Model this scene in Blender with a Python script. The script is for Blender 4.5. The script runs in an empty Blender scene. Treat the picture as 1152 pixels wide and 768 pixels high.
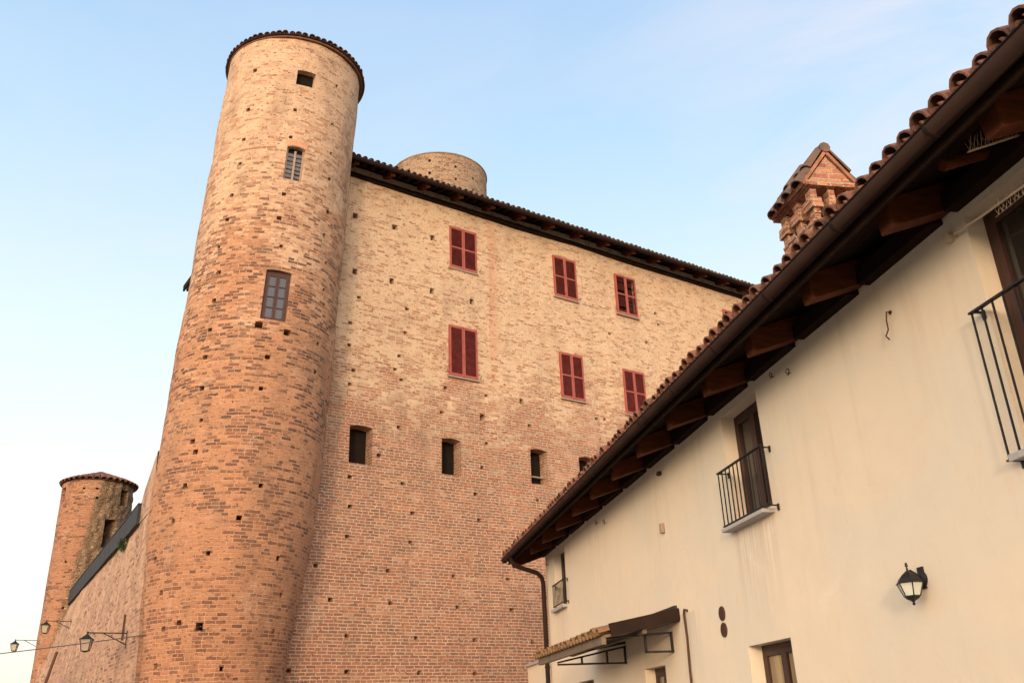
import bpy, math, random
from mathutils import Vector, Matrix, noise
random.seed(7)
SC = bpy.context.scene
COL = SC.collection
rad = math.radians

# ------------------------------------------------------------------ camera
PITCH, ROLL, FPX = rad(23.1195), rad(-2.30449), 1012.25
cd = bpy.data.cameras.new('camera'); cam = bpy.data.objects.new('camera', cd); COL.objects.link(cam)
cd.sensor_fit = 'HORIZONTAL'; cd.sensor_width = 36; cd.lens = FPX / 1152 * 36
cd.clip_start = 0.05; cd.clip_end = 3000
Fv = Vector((0, math.cos(PITCH), math.sin(PITCH))); U0 = Vector((0, -math.sin(PITCH), math.cos(PITCH))); R0 = Vector((1, 0, 0))
Rv = math.cos(ROLL) * R0 + math.sin(ROLL) * U0; Uv = -math.sin(ROLL) * R0 + math.cos(ROLL) * U0
m = Matrix((Rv, Uv, -Fv)).transposed().to_4x4(); m.translation = Vector((0, 0, 1.6)); cam.matrix_world = m
SC.camera = cam

# ------------------------------------------------------------------ light
SUN_AZ, SUN_EL = 187.0, 6.0
GLOW_AZ, GLOW = 196.0, (28.5, 20.2, 13.2)
w = bpy.data.worlds.new('World'); SC.world = w; w.use_nodes = True
nt = w.node_tree; N = nt.nodes; L = nt.links
for n in list(N): N.remove(n)
sky = N.new('ShaderNodeTexSky'); sky.sky_type = 'NISHITA'; sky.sun_disc = False
sky.sun_elevation = rad(SUN_EL + 4); sky.sun_rotation = rad(SUN_AZ); sky.air_density = 1.0; sky.dust_density = 2.0; sky.ozone_density = 1.5
tc = N.new('ShaderNodeTexCoord')
sep = N.new('ShaderNodeSeparateXYZ'); L.new(tc.outputs['Generated'], sep.inputs[0])
ramp = N.new('ShaderNodeValToRGB'); cr = ramp.color_ramp
for i, (p, c) in enumerate([(0.0, (8.6, 7.7, 5.6)), (0.12, (8.4, 8.2, 7.1)), (0.26, (7.5, 8.0, 7.9)), (0.40, (6.2, 7.4, 7.9)), (0.56, (4.3, 6.0, 7.5)), (0.75, (2.9, 4.5, 6.9)), (1.0, (2.2, 3.6, 6.2))]):
    e = cr.elements[i] if i < 2 else cr.elements.new(p)
    e.position = p; e.color = (c[0], c[1], c[2], 1)
L.new(sep.outputs['Z'], ramp.inputs[0])
mp = N.new('ShaderNodeMapping'); mp.inputs['Scale'].default_value = (1.0, 1.6, 3.2); mp.inputs['Rotation'].default_value = (0.3, 0.2, 0.5)
L.new(tc.outputs['Generated'], mp.inputs[0])
cl = N.new('ShaderNodeTexNoise'); cl.inputs['Scale'].default_value = 2.3; cl.inputs['Detail'].default_value = 7; cl.inputs['Roughness'].default_value = 0.55; cl.inputs['Distortion'].default_value = 0.6
L.new(mp.outputs[0], cl.inputs['Vector'])
clr = N.new('ShaderNodeMapRange'); clr.inputs[1].default_value = 0.42; clr.inputs[2].default_value = 0.72; clr.inputs[3].default_value = 0.0; clr.inputs[4].default_value = 0.75
L.new(cl.outputs['Fac'], clr.inputs[0])
mixc = N.new('ShaderNodeMix'); mixc.data_type = 'RGBA'; mixc.inputs[7].default_value = (6.8, 6.6, 7.2, 1)
cmk = N.new('ShaderNodeMapRange'); cmk.interpolation_type = 'SMOOTHSTEP'; cmk.inputs[1].default_value = 0.05; cmk.inputs[2].default_value = 0.42; cmk.inputs[3].default_value = 0.25; cmk.inputs[4].default_value = 1.6; L.new(sep.outputs['X'], cmk.inputs[0])
cmm = N.new('ShaderNodeMath'); cmm.operation = 'MULTIPLY'; cmm.use_clamp = True; L.new(clr.outputs[0], cmm.inputs[0]); L.new(cmk.outputs[0], cmm.inputs[1]); L.new(cmm.outputs[0], mixc.inputs[0]); L.new(ramp.outputs[0], mixc.inputs[6])
mixs = N.new('ShaderNodeMix'); mixs.data_type = 'RGBA'; mixs.inputs[0].default_value = 0.82
L.new(sky.outputs[0], mixs.inputs[6]); L.new(mixc.outputs[2], mixs.inputs[7])
# broad warm glow low in the sky round the setting sun
vsc = N.new('ShaderNodeVectorMath'); vsc.operation = 'MULTIPLY'; vsc.inputs[1].default_value = (1, 1, 2.0); L.new(tc.outputs['Generated'], vsc.inputs[0])
vno = N.new('ShaderNodeVectorMath'); vno.operation = 'NORMALIZE'; L.new(vsc.outputs[0], vno.inputs[0])
vdt = N.new('ShaderNodeVectorMath'); vdt.operation = 'DOT_PRODUCT'; L.new(vno.outputs[0], vdt.inputs[0])
_g = Vector((math.sin(rad(GLOW_AZ)), math.cos(rad(GLOW_AZ)), 0.22)).normalized(); vdt.inputs[1].default_value = _g
glr = N.new('ShaderNodeMapRange'); glr.interpolation_type = 'SMOOTHERSTEP'; glr.inputs[1].default_value = 0.35; glr.inputs[2].default_value = 1.0; L.new(vdt.outputs['Value'], glr.inputs[0])
gls = N.new('ShaderNodeVectorMath'); gls.operation = 'SCALE'; gls.inputs[0].default_value = GLOW; L.new(glr.outputs[0], gls.inputs['Scale'])
gla = N.new('ShaderNodeVectorMath'); gla.operation = 'ADD'; L.new(mixs.outputs[2], gla.inputs[0]); L.new(gls.outputs[0], gla.inputs[1])
bg = N.new('ShaderNodeBackground'); bg.inputs['Strength'].default_value = 0.15; L.new(gla.outputs[0], bg.inputs['Color'])
wo = N.new('ShaderNodeOutputWorld'); L.new(bg.outputs[0], wo.inputs[0])

sl = bpy.data.lights.new('sun', 'SUN'); sl.energy = 1.75; sl.angle = rad(7.0); sl.color = (1.0, 0.74, 0.50)
so = bpy.data.objects.new('sun', sl); COL.objects.link(so)
ta = rad(SUN_AZ - 180); te = rad(SUN_EL)
tv = Vector((math.sin(ta) * math.cos(te), math.cos(ta) * math.cos(te), -math.sin(te)))
so.rotation_euler = tv.to_track_quat('-Z', 'Y').to_euler(); so.location = (-10, -30, 30)

SC.view_settings.view_transform = 'Standard'; SC.view_settings.look = 'None'
SC.view_settings.gamma = 1.0; SC.view_settings.use_curve_mapping = False
SC.view_settings.exposure = 0.05

# ------------------------------------------------------------------ directions of the place
def az(a): return Vector((math.sin(rad(a)), math.cos(rad(a)), 0))
Z = Vector((0, 0, 1))
CS, CN = az(54.9858), az(-35.0142)          # castle: along the facade / into the building
HS, HN = az(-11.271), az(78.729)            # house: along the wall, away / into the building
WS, WN = az(-30.8), az(59.2)                # curtain wall: along, away / inwards
CD, HD = 22.0, 4.6
def castle(s, z, o=0.0): return CS * s + CN * (CD - o) + Z * z      # o = out of the facade
def house(s, z, o=0.0): return HS * s + HN * (HD - o) + Z * z
WJ = Vector((-8.84, 21.364, 0))
def batter(a, z): return min(max(a, 0) / 18.0, 1.0) * 0.26 * max(0, 6.7 - z)
def cwall(a, z, o=0.0): return WJ + WS * a - WN * (o + batter(a, z)) + Z * z
T1A = Vector((-6.41, 22.37, 0)); LEAN = az(-106)
def t1off(z): return 0.02 + 0.052 * (19.5 - z)
def lerp(x, xs, ys):
    if x <= xs[0]: return ys[0]
    for i in range(1, len(xs)):
        if x <= xs[i]:
            t = (x - xs[i-1]) / (xs[i] - xs[i-1]); return ys[i-1] + t * (ys[i] - ys[i-1])
    return ys[-1]
def t1rad(z): return lerp(z, [0, 3, 4, 5, 6, 9, 20], [1.5, 1.62, 1.74, 1.86, 1.95, 2.03, 1.96])
def nz(p, s, a): return noise.noise(p * s) * a
def t1p(ang, z, d=0.0):                     # ang in degrees, 0 = towards -Y
    a = rad(ang); c = T1A + LEAN * t1off(z); dr = Vector((math.sin(a), -math.cos(a), 0))
    return c + dr * (t1rad(z) - d) + Z * z

# ------------------------------------------------------------------ mesh builder
class MB:
    def __init__(s): s.v = []; s.f = []; s.uv = []; s.mi = []
    def quad(s, pts, uvs=None, mi=0):
        b = len(s.v); s.v += [tuple(p) for p in pts]; s.f.append(tuple(range(b, b + len(pts))))
        s.uv.append(uvs if uvs else [(0, 0)] * len(pts)); s.mi.append(mi)
    def box(s, c, ax, ay, az_, mi=0, uvscale=None):
        """centre and three half axis vectors"""
        c = Vector(c)
        P = [c + ax * i + ay * j + az_ * k for k in (-1, 1) for j in (-1, 1) for i in (-1, 1)]
        lx, ly, lz = ax.length, ay.length, az_.length
        ctr = (random.random() * 7, random.random() * 7)
        for f, (a, b) in (((0, 2, 3, 1), (ly, lx)), ((4, 5, 7, 6), (lx, ly)), ((0, 1, 5, 4), (lx, lz)), ((2, 6, 7, 3), (lz, lx)), ((0, 4, 6, 2), (lz, ly)), ((1, 3, 7, 5), (ly, lz))):
            s.quad([P[i] for i in f], [(ctr[0], ctr[1]), (ctr[0] + 2 * a, ctr[1]), (ctr[0] + 2 * a, ctr[1] + 2 * b), (ctr[0], ctr[1] + 2 * b)], mi)
    def beam(s, p, q, side, up, mi=0):
        p, q = Vector(p), Vector(q); s.box((p + q) / 2, (q - p) / 2, side, up, mi)
    def tube(s, pts, r, n=8, mi=0, cap=True):
        pts = [Vector(p) for p in pts]; rings = []
        rs = r if isinstance(r, (list, tuple)) else [r] * len(pts)
        up = None
        for i, p in enumerate(pts):
            d = (pts[min(i + 1, len(pts) - 1)] - pts[max(i - 1, 0)]).normalized()
            if up is None:
                up = Z if abs(d.z) < 0.9 else Vector((1, 0, 0))
            x = d.cross(up).normalized(); y = x.cross(d).normalized(); up = y
            b = len(s.v)
            for k in range(n):
                a = 2 * math.pi * k / n; s.v.append(tuple(p + (x * math.cos(a) + y * math.sin(a)) * rs[i]))
            rings.append(b)
        for i in range(len(rings) - 1):
            for k in range(n):
                k2 = (k + 1) % n
                s.f.append((rings[i] + k, rings[i] + k2, rings[i+1] + k2, rings[i+1] + k)); s.uv.append([(0, 0)] * 4); s.mi.append(mi)
        if cap:
            for b in (rings[0], rings[-1]):
                s.f.append(tuple(b + k for k in range(n))); s.uv.append([(0, 0)] * n); s.mi.append(mi)
    def disc(s, c, nrm, r, th, n=20, mi=0):
        c = Vector(c); s.tube([c, c + nrm.normalized() * th], r, n, mi)
    def build(s, name, mats, parent=None, smooth=False, bevel=0):
        me = bpy.data.meshes.new(name); me.from_pydata(s.v, [], s.f)
        uvl = me.uv_layers.new(name='UVMap'); k = 0
        flat = []
        for u in s.uv:
            for a in u: flat += [a[0], a[1]]
        uvl.data.foreach_set('uv', flat)
        if not isinstance(mats, (list, tuple)): mats = [mats]
        for mt in mats: me.materials.append(mt)
        me.polygons.foreach_set('material_index', s.mi)
        if smooth: me.polygons.foreach_set('use_smooth', [True] * len(s.f))
        me.update()
        o = bpy.data.objects.new(name, me); COL.objects.link(o)
        if parent is not None:
            o.parent = parent; o.matrix_parent_inverse = Matrix.Translation(-parent.location)
        if smooth or bevel:
            import bmesh
            bm = bmesh.new(); bm.from_mesh(me); bmesh.ops.remove_doubles(bm, verts=bm.verts, dist=0.0004); bm.to_mesh(me); bm.free()
        if bevel:
            md = o.modifiers.new('bevel', 'BEVEL'); md.width = bevel; md.segments = 2; md.limit_method = 'ANGLE'
        return o
def tag(o, label=None, cat=None, group=None, kind=None):
    if label: o['label'] = label
    if cat: o['category'] = cat
    if group: o['group'] = group
    if kind: o['kind'] = kind
    return o
def thing(name, loc, label, cat, group=None):
    o = bpy.data.objects.new(name, None); o.empty_display_size = 0.3; COL.objects.link(o); o.location = loc
    return tag(o, label, cat, group)

# ------------------------------------------------------------------ materials
def new_mat(name):
    mt = bpy.data.materials.new(name); mt.use_nodes = True; t = mt.node_tree
    b = t.nodes['Principled BSDF']; return mt, t, b
def nd(t, typ, **kw):
    n = t.nodes.new(typ)
    for k, v in kw.items():
        if k.startswith('i_'):
            key = k[2:]; key = int(key) if key.isdigit() else key
            n.inputs[key].default_value = v
        else: setattr(n, k, v)
    return n
def math_n(t, op, a, b=None, c=None, clamp=False):
    n = t.nodes.new('ShaderNodeMath'); n.operation = op; n.use_clamp = clamp
    for i, x in enumerate((a, b, c)):
        if x is None: continue
        if isinstance(x, (int, float)): n.inputs[i].default_value = x
        else: t.links.new(x, n.inputs[i])
    return n.outputs[0]
def mix_n(t, fac, a, b, typ='MIX'):
    n = t.nodes.new('ShaderNodeMix'); n.data_type = 'RGBA'; n.blend_type = typ
    for i, x in ((0, fac), (6, a), (7, b)):
        if isinstance(x, (int, float)): n.inputs[i].default_value = x
        elif isinstance(x, tuple): n.inputs[i].default_value = (*x[:3], 1)
        else: t.links.new(x, n.inputs[i])
    return n.outputs[2]
def ramp_n(t, fac, stops, interp='LINEAR'):
    n = t.nodes.new('ShaderNodeValToRGB'); cr = n.color_ramp; cr.interpolation = interp
    for i, (p, c) in enumerate(stops):
        e = cr.elements[i] if i < 2 else cr.elements.new(p)
        e.position = p; e.color = (*c, 1) if len(c) == 3 else c
    t.links.new(fac, n.inputs[0]); return n.outputs[0]
def noise_n(t, vec, scale, detail=4, rough=0.55, dist=0.0, out='Fac'):
    n = t.nodes.new('ShaderNodeTexNoise'); n.inputs['Scale'].default_value = scale; n.inputs['Detail'].default_value = detail
    n.inputs['Roughness'].default_value = rough; n.inputs['Distortion'].default_value = dist
    t.links.new(vec, n.inputs['Vector']); return n.outputs[out]
def mrange(t, v, a, b, c=0.0, d=1.0, smooth=False):
    n = t.nodes.new('ShaderNodeMapRange'); n.clamp = True
    if smooth: n.interpolation_type = 'SMOOTHSTEP'
    t.links.new(v, n.inputs[0]); n.inputs[1].default_value = a; n.inputs[2].default_value = b; n.inputs[3].default_value = c; n.inputs[4].default_value = d
    return n.outputs[0]
def scalev(t, vec, s):
    n = t.nodes.new('ShaderNodeMapping'); n.inputs['Scale'].default_value = s; t.links.new(vec, n.inputs[0]); return n.outputs[0]

def brick_mat(name, pal, mortar, plaster, h0, h1, amp, smear=0.0, smearcol=(0.5, 0.26, 0.15), row=0.083, bw=0.27, msize=0.011, speck=0.72, low=None, stain=0.35, rubble=None, plmax=0.96, seam=None, smt=1.12, pits=0.4, lowamt=0.5, fade=None):
    mt, t, b = new_mat(name); lk = t.links.new
    uvn = nd(t, 'ShaderNodeUVMap', uv_map='UVMap').outputs[0]
    sp = nd(t, 'ShaderNodeSeparateXYZ'); lk(uvn, sp.inputs[0]); V = sp.outputs['Y']; Ux = sp.outputs['X']
    nA = noise_n(t, uvn, 1.1, 3, out='Color'); nB = noise_n(t, uvn, 14.0, 3, 0.6, out='Color')
    vm = nd(t, 'ShaderNodeVectorMath', operation='SUBTRACT', i_1=(0.5, 0.5, 0.5)); lk(nA, vm.inputs[0])
    vs = nd(t, 'ShaderNodeVectorMath', operation='SCALE'); vs.inputs['Scale'].default_value = 0.05; lk(vm.outputs[0], vs.inputs[0])
    vm2 = nd(t, 'ShaderNodeVectorMath', operation='SUBTRACT', i_1=(0.5, 0.5, 0.5)); lk(nB, vm2.inputs[0])
    vs2 = nd(t, 'ShaderNodeVectorMath', operation='SCALE'); vs2.inputs['Scale'].default_value = 0.03; lk(vm2.outputs[0], vs2.inputs[0])
    a1 = nd(t, 'ShaderNodeVectorMath', operation='ADD'); lk(uvn, a1.inputs[0]); lk(vs.outputs[0], a1.inputs[1])
    a2 = nd(t, 'ShaderNodeVectorMath', operation='ADD'); lk(a1.outputs[0], a2.inputs[0]); lk(vs2.outputs[0], a2.inputs[1])
    P = a2.outputs[0]
    br = nd(t, 'ShaderNodeTexBrick', offset=0.5, offset_frequency=2, squash=0.62, squash_frequency=3)
    br.inputs['Color1'].default_value = (0, 0, 0, 1); br.inputs['Color2'].default_value = (1, 1, 1, 1); br.inputs['Mortar'].default_value = (0.5, 0.5, 0.5, 1)
    br.inputs['Scale'].default_value = 1.0; br.inputs['Mortar Size'].default_value = msize; br.inputs['Mortar Smooth'].default_value = 0.25
    br.inputs['Brick Width'].default_value = bw; br.inputs['Row Height'].default_value = row; lk(P, br.inputs['Vector'])
    rnd = br.outputs['Color']; fac = br.outputs['Fac']
    bc = ramp_n(t, rnd, pal)
    n1 = noise_n(t, uvn, 38, 3, 0.7); bc = mix_n(t, mrange(t, n1, 0.35, 0.8, 0, 0.2), bc, (0.56, 0.31, 0.18))
    nbig = noise_n(t, scalev(t, uvn, (1.0, 0.8, 1)), 0.55, 5, 0.6, 0.5)
    nmid = noise_n(t, uvn, 2.6, 5, 0.65)
    nfine = noise_n(t, scalev(t, uvn, (1, 2.2, 1)), 9.0, 4, 0.65)
    mcol = mix_n(t, mrange(t, nmid, 0.35, 0.65), mortar, tuple(x * 0.72 for x in mortar))
    band = noise_n(t, scalev(t, uvn, (0.35, 3.2, 1)), 1.0, 4, 0.7)
    bc = mix_n(t, mrange(t, band, 0.42, 0.66, 0, 0.6), bc, (0.15, 0.07, 0.045))
    bc = mix_n(t, mrange(t, noise_n(t, scalev(t, uvn, (0.5, 1.6, 1)), 1.6, 4, 0.65), 0.54, 0.74, 0, 0.35), bc, (0.52, 0.25, 0.12))
    # mortar smeared over part of the brick faces
    if smear > 0:
        nd1 = noise_n(t, scalev(t, uvn, (1, 1.7, 1)), 3.4, 4, 0.6)
        nd2 = noise_n(t, scalev(t, uvn, (0.7, 1.3, 1)), 0.75, 4, 0.65, 0.4)
        sm = math_n(t, 'MULTIPLY', mrange(t, math_n(t, 'ADD', math_n(t, 'MULTIPLY', nd2, 1.1), math_n(t, 'ADD', math_n(t, 'MULTIPLY', nd1, 0.4), math_n(t, 'MULTIPLY', rnd, 0.42))), smt, smt - 0.10, 0, 1), smear)
        if fade: sm = math_n(t, 'MAXIMUM', sm, mrange(t, V, fade[0], fade[1], 0, 0.72))
        scol = mix_n(t, mrange(t, nfine, 0.3, 0.7), smearcol, tuple(min(1, x * 1.22) for x in smearcol))
        bc = mix_n(t, 0.06, bc, scol)
        bc = mix_n(t, sm, bc, scol)
        mcol = mix_n(t, smear * 0.75, mcol, scol)
    col = mix_n(t, fac, bc, mcol)
    # lime wash / plaster remains above
    hh = math_n(t, 'DIVIDE', math_n(t, 'SUBTRACT', V, h0), h1 - h0)
    cov = math_n(t, 'ADD', hh, math_n(t, 'MULTIPLY', math_n(t, 'SUBTRACT', nbig, 0.5), amp))
    cov = math_n(t, 'ADD', cov, math_n(t, 'MULTIPLY', math_n(t, 'SUBTRACT', nfine, 0.5), 0.5))
    cov = math_n(t, 'ADD', cov, math_n(t, 'MULTIPLY', math_n(t, 'SUBTRACT', rnd, 0.5), -0.55))
    cov = mrange(t, cov, 0.2, 0.75, 0, plmax, True)
    nsp = noise_n(t, scalev(t, uvn, (1, 1.6, 1)), 5.5, 4, 0.7)
    spk = math_n(t, 'MULTIPLY', mrange(t, math_n(t, 'ADD', math_n(t, 'MULTIPLY', rnd, 0.62), math_n(t, 'MULTIPLY', nsp, 0.62)), speck, speck + 0.07), math_n(t, 'SUBTRACT', 1.0, fac))
    cov = math_n(t, 'MULTIPLY', cov, math_n(t, 'SUBTRACT', 1.0, math_n(t, 'MULTIPLY', spk, 0.85)))
    # thin coat: the mortar joints and brick tint show through it
    pc = mix_n(t, mrange(t, nmid, 0.3, 0.7), plaster, tuple(x * y for x, y in zip(plaster, (0.93, 0.80, 0.70))))
    pc = mix_n(t, mrange(t, noise_n(t, scalev(t, uvn, (1, 2.0, 1)), 16, 4, 0.7), 0.52, 0.72, 0, 0.55), pc, (0.36, 0.25, 0.165))
    pc = mix_n(t, mrange(t, rnd, 0.35, 1.0, 0, 0.3), pc, (0.50, 0.29, 0.17))
    pc = mix_n(t, math_n(t, 'MULTIPLY', fac, 0.25), pc, (0.66, 0.52, 0.38))
    col = mix_n(t, cov, col, pc)
    # small pits and chips in the brick and the coat
    pit = noise_n(t, scalev(t, uvn, (1, 1.9, 1)), 10.0, 3, 0.62)
    pit2 = noise_n(t, scalev(t, uvn, (1, 1.7, 1)), 4.3, 4, 0.72)
    col = mix_n(t, mrange(t, pit2, 0.55, 0.66, 0, pits * 0.55), col, mix_n(t, rnd, (0.40, 0.20, 0.12), (0.27, 0.14, 0.09)))
    col = mix_n(t, mrange(t, pit, 0.60, 0.67, 0, pits), col, (0.15, 0.085, 0.055))
    # stains of dark dirt and pale salts
    col = mix_n(t, mrange(t, noise_n(t, scalev(t, uvn, (1.4, 0.5, 1)), 0.9, 6, 0.65, 0.3), 0.5, 0.78, 0, stain), col, (0.17, 0.115, 0.08))
    col = mix_n(t, mrange(t, noise_n(t, scalev(t, uvn, (0.8, 1.5, 1)), 2.2, 6, 0.72, 0.6), 0.54, 0.70, 0, stain * 0.6), col, (0.20, 0.12, 0.085))
    col = mix_n(t, mrange(t, noise_n(t, scalev(t, uvn, (1.2, 0.9, 1)), 0.8, 5, 0.7, 0.8), 0.56, 0.75, 0, 0.45), col, (0.62, 0.43, 0.30))
    if low:      # lowest courses: repointed, redder
        lm = mrange(t, math_n(t, 'ADD', V, math_n(t, 'MULTIPLY', nbig, 2.5)), low[0], low[1], lowamt, 0)
        col = mix_n(t, math_n(t, 'MULTIPLY', lm, math_n(t, 'SUBTRACT', 1.0, fac)), col, low[2])
    if seam:     # strip of repaired redder bricks with a ragged right side
        xx = math_n(t, 'ADD', Ux, math_n(t, 'MULTIPLY', math_n(t, 'SUBTRACT', rnd, 0.5), 0.22))
        sm_ = math_n(t, 'MULTIPLY', math_n(t, 'MULTIPLY', mrange(t, Ux, seam[0] - 0.02, seam[0] + 0.02), mrange(t, xx, seam[1] - 0.1, seam[1] + 0.1, 1, 0)), mrange(t, math_n(t, 'ADD', V, math_n(t, 'MULTIPLY', nmid, 2.0)), seam[2], seam[2] + 1.6))
        col = mix_n(t, math_n(t, 'MULTIPLY', sm_, 0.42), col, mix_n(t, rnd, (0.56, 0.27, 0.15), (0.44, 0.17, 0.10)))
    hgt = math_n(t, 'MULTIPLY', math_n(t, 'SUBTRACT', 1.0, fac), math_n(t, 'SUBTRACT', 1.0, math_n(t, 'MULTIPLY', cov, 0.7)))
    if rubble:
        vo = nd(t, 'ShaderNodeTexVoronoi', feature='F1'); vo.inputs['Scale'].default_value = 7.0; lk(scalev(t, P, (1, 1.9, 1)), vo.inputs['Vector'])
        ve = nd(t, 'ShaderNodeTexVoronoi', feature='DISTANCE_TO_EDGE'); ve.inputs['Scale'].default_value = 7.0; lk(scalev(t, P, (1, 1.9, 1)), ve.inputs['Vector'])
        rc = ramp_n(t, vo.outputs['Color'], [(0, (0.30, 0.21, 0.13)), (0.5, (0.24, 0.15, 0.09)), (1, (0.42, 0.33, 0.23))])
        rc = mix_n(t, mrange(t, ve.outputs[0], 0.0, 0.12, 1, 0), rc, (0.13, 0.09, 0.05))
        rm = mrange(t, math_n(t, 'ADD', math_n(t, 'ADD', Ux, math_n(t, 'MULTIPLY', V, rubble[2])), math_n(t, 'MULTIPLY', math_n(t, 'SUBTRACT', nmid, 0.5), 0.7)), rubble[0], rubble[1])
        col = mix_n(t, rm, col, rc)
        hgt = math_n(t, 'ADD', hgt, math_n(t, 'MULTIPLY', rm, math_n(t, 'MULTIPLY', ve.outputs[0], 3.0)))
    lk(col, b.inputs['Base Color']); b.inputs['Roughness'].default_value = 0.92; b.inputs['Specular IOR Level'].default_value = 0.2
    bp = nd(t, 'ShaderNodeBump'); bp.inputs['Strength'].default_value = 1.0; bp.inputs['Distance'].default_value = 0.022
    h2 = math_n(t, 'ADD', hgt, math_n(t, 'ADD', math_n(t, 'MULTIPLY', rnd, 0.7), math_n(t, 'MULTIPLY', n1, 0.5)))
    h2 = math_n(t, 'ADD', h2, math_n(t, 'MULTIPLY', nfine, 1.0))
    h2 = math_n(t, 'SUBTRACT', h2, mrange(t, pit, 0.62, 0.70, 0, 1.2))
    lk(h2, bp.inputs['Height']); lk(bp.outputs[0], b.inputs['Normal'])
    return mt
def simple_mat(name, col, rough=0.6, metal=0.0, var=0.25, scale=6.0, bump=0.0, spec=0.4, col2=None, coord='Object', stretch=(1, 1, 1)):
    mt, t, b = new_mat(name)
    tcn = nd(t, 'ShaderNodeTexCoord').outputs[coord]
    n1 = noise_n(t, scalev(t, tcn, stretch), scale, 5, 0.6)
    c2 = col2 if col2 else tuple(x * (1 - var) for x in col)
    c = mix_n(t, mrange(t, n1, 0.3, 0.7), col, c2)
    t.links.new(c, b.inputs['Base Color']); b.inputs['Roughness'].default_value = rough; b.inputs['Metallic'].default_value = metal
    b.inputs['Specular IOR Level'].default_value = spec
    if bump:
        bp = nd(t, 'ShaderNodeBump'); bp.inputs['Strength'].default_value = 0.6; bp.inputs['Distance'].default_value = bump
        t.links.new(n1, bp.inputs['Height']); t.links.new(bp.outputs[0], b.inputs['Normal'])
    return mt

M = {}
PAL_F = [(0.0, (0.06, 0.045, 0.04)), (0.16, (0.12, 0.07, 0.055)), (0.34, (0.20, 0.085, 0.055)), (0.6, (0.33, 0.105, 0.052)), (0.82, (0.42, 0.165, 0.075)), (1.0, (0.47, 0.29, 0.18))]
PAL_T = [(0.0, (0.45, 0.26, 0.15)), (0.3, (0.36, 0.175, 0.095)), (0.5, (0.28, 0.115, 0.06)), (0.7, (0.17, 0.075, 0.045)), (0.88, (0.085, 0.045, 0.035)), (1.0, (0.05, 0.035, 0.03))]
M['facade'] = brick_mat('facade_brick', PAL_F, (0.58, 0.45, 0.34), (0.62, 0.475, 0.325), 8.0, 14.5, 1.6, smear=0.2, speck=0.80, pits=0.8, msize=0.014, lowamt=0.35, low=(2.0, 9.5, (0.27, 0.085, 0.048)), seam=(14.56, 14.85, 12.0))
M['tower'] = brick_mat('tower_brick', PAL_T, (0.54, 0.37, 0.27), (0.58, 0.42, 0.29), 9.0, 20.5, 1.2, smear=0.78, smearcol=(0.41, 0.205, 0.108), speck=0.84, stain=0.75, pits=0.9, smt=1.07, fade=(13.0, 17.0), lowamt=0.5, low=(1.5, 10.0, (0.24, 0.088, 0.045)))
M['curtain'] = brick_mat('curtain_wall_brick', PAL_T, (0.50, 0.36, 0.27), (0.50, 0.34, 0.24), 1.0, 10.0, 1.6, smear=0.5, smearcol=(0.42, 0.25, 0.17), speck=0.9, stain=0.85, pits=0.6, smt=1.2)
M['far_tower'] = brick_mat('far_tower_brick', PAL_T, (0.40, 0.25, 0.16), (0.48, 0.33, 0.22), 11.0, 14.0, 1.5, smear=0.7, smearcol=(0.36, 0.175, 0.10), speck=0.8, smt=1.15, pits=0.8, rubble=(-1.25, -1.05, -0.16))
M['drum'] = brick_mat('drum_brick', PAL_T, (0.28, 0.20, 0.14), (0.31, 0.23, 0.16), 10, 22, 1.4, smear=0.7, smearcol=(0.28, 0.19, 0.12), speck=0.68, stain=0.7, pits=1.0)
M['chimney'] = brick_mat('chimney_brick', [(0, (0.28, 0.10, 0.06)), (0.5, (0.44, 0.17, 0.10)), (1, (0.56, 0.27, 0.16))], (0.52, 0.36, 0.25), (0.6, 0.4, 0.27), 30, 40, 0.5, smear=0.0, speck=0.7, row=0.075, bw=0.25)
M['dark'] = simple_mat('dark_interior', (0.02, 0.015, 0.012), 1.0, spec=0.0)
M['shutter'] = simple_mat('red_brown_paint', (0.15, 0.026, 0.026), 0.7, var=0.35, scale=5, spec=0.15, col2=(0.22, 0.055, 0.045))
M['shutter_rail'] = simple_mat('faded_red_paint', (0.36, 0.10, 0.075), 0.65, scale=5, spec=0.3, col2=(0.27, 0.065, 0.05))
M['sill'] = simple_mat('pale_stone', (0.36, 0.26, 0.20), 0.85, scale=20, bump=0.003)
M['gutter'] = simple_mat('brown_painted_metal', (0.030, 0.017, 0.014), 0.65, 0.0, var=0.35, scale=3, spec=0.08)
M['wood'] = simple_mat('stained_wood', (0.115, 0.032, 0.012), 0.7, var=0.55, scale=5, stretch=(1, 1, 4), bump=0.006, spec=0.12)
M['wood_dark'] = simple_mat('dark_wood', (0.026, 0.014, 0.010), 0.85, var=0.5, scale=5, bump=0.004, spec=0.05)
M['old_wood'] = simple_mat('weathered_wood', (0.20, 0.15, 0.11), 0.85, var=0.4, scale=8, bump=0.004, spec=0.2)
M['iron'] = simple_mat('black_iron', (0.022, 0.020, 0.020), 0.5, 0.4, var=0.3, scale=12)
M['rust'] = simple_mat('rusty_iron', (0.10, 0.045, 0.025), 0.75, 0.2, var=0.4, scale=20)
M['tile'] = simple_mat('clay_tile', (0.24, 0.10, 0.06), 0.85, scale=3.5, bump=0.004, spec=0.25, col2=(0.09, 0.05, 0.035))
M['tile_dark'] = simple_mat('aged_clay_tile', (0.20, 0.12, 0.085), 0.9, scale=3.0, bump=0.004, spec=0.2, col2=(0.07, 0.05, 0.04))
M['tile_warm'] = simple_mat('mossy_clay_tile', (0.24, 0.11, 0.06), 0.85, scale=14, bump=0.004, spec=0.2, col2=(0.20, 0.15, 0.07))
M['sheet'] = simple_mat('grey_sheet_metal', (0.028, 0.028, 0.034), 0.8, 0.0, var=0.3, scale=2)
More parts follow.
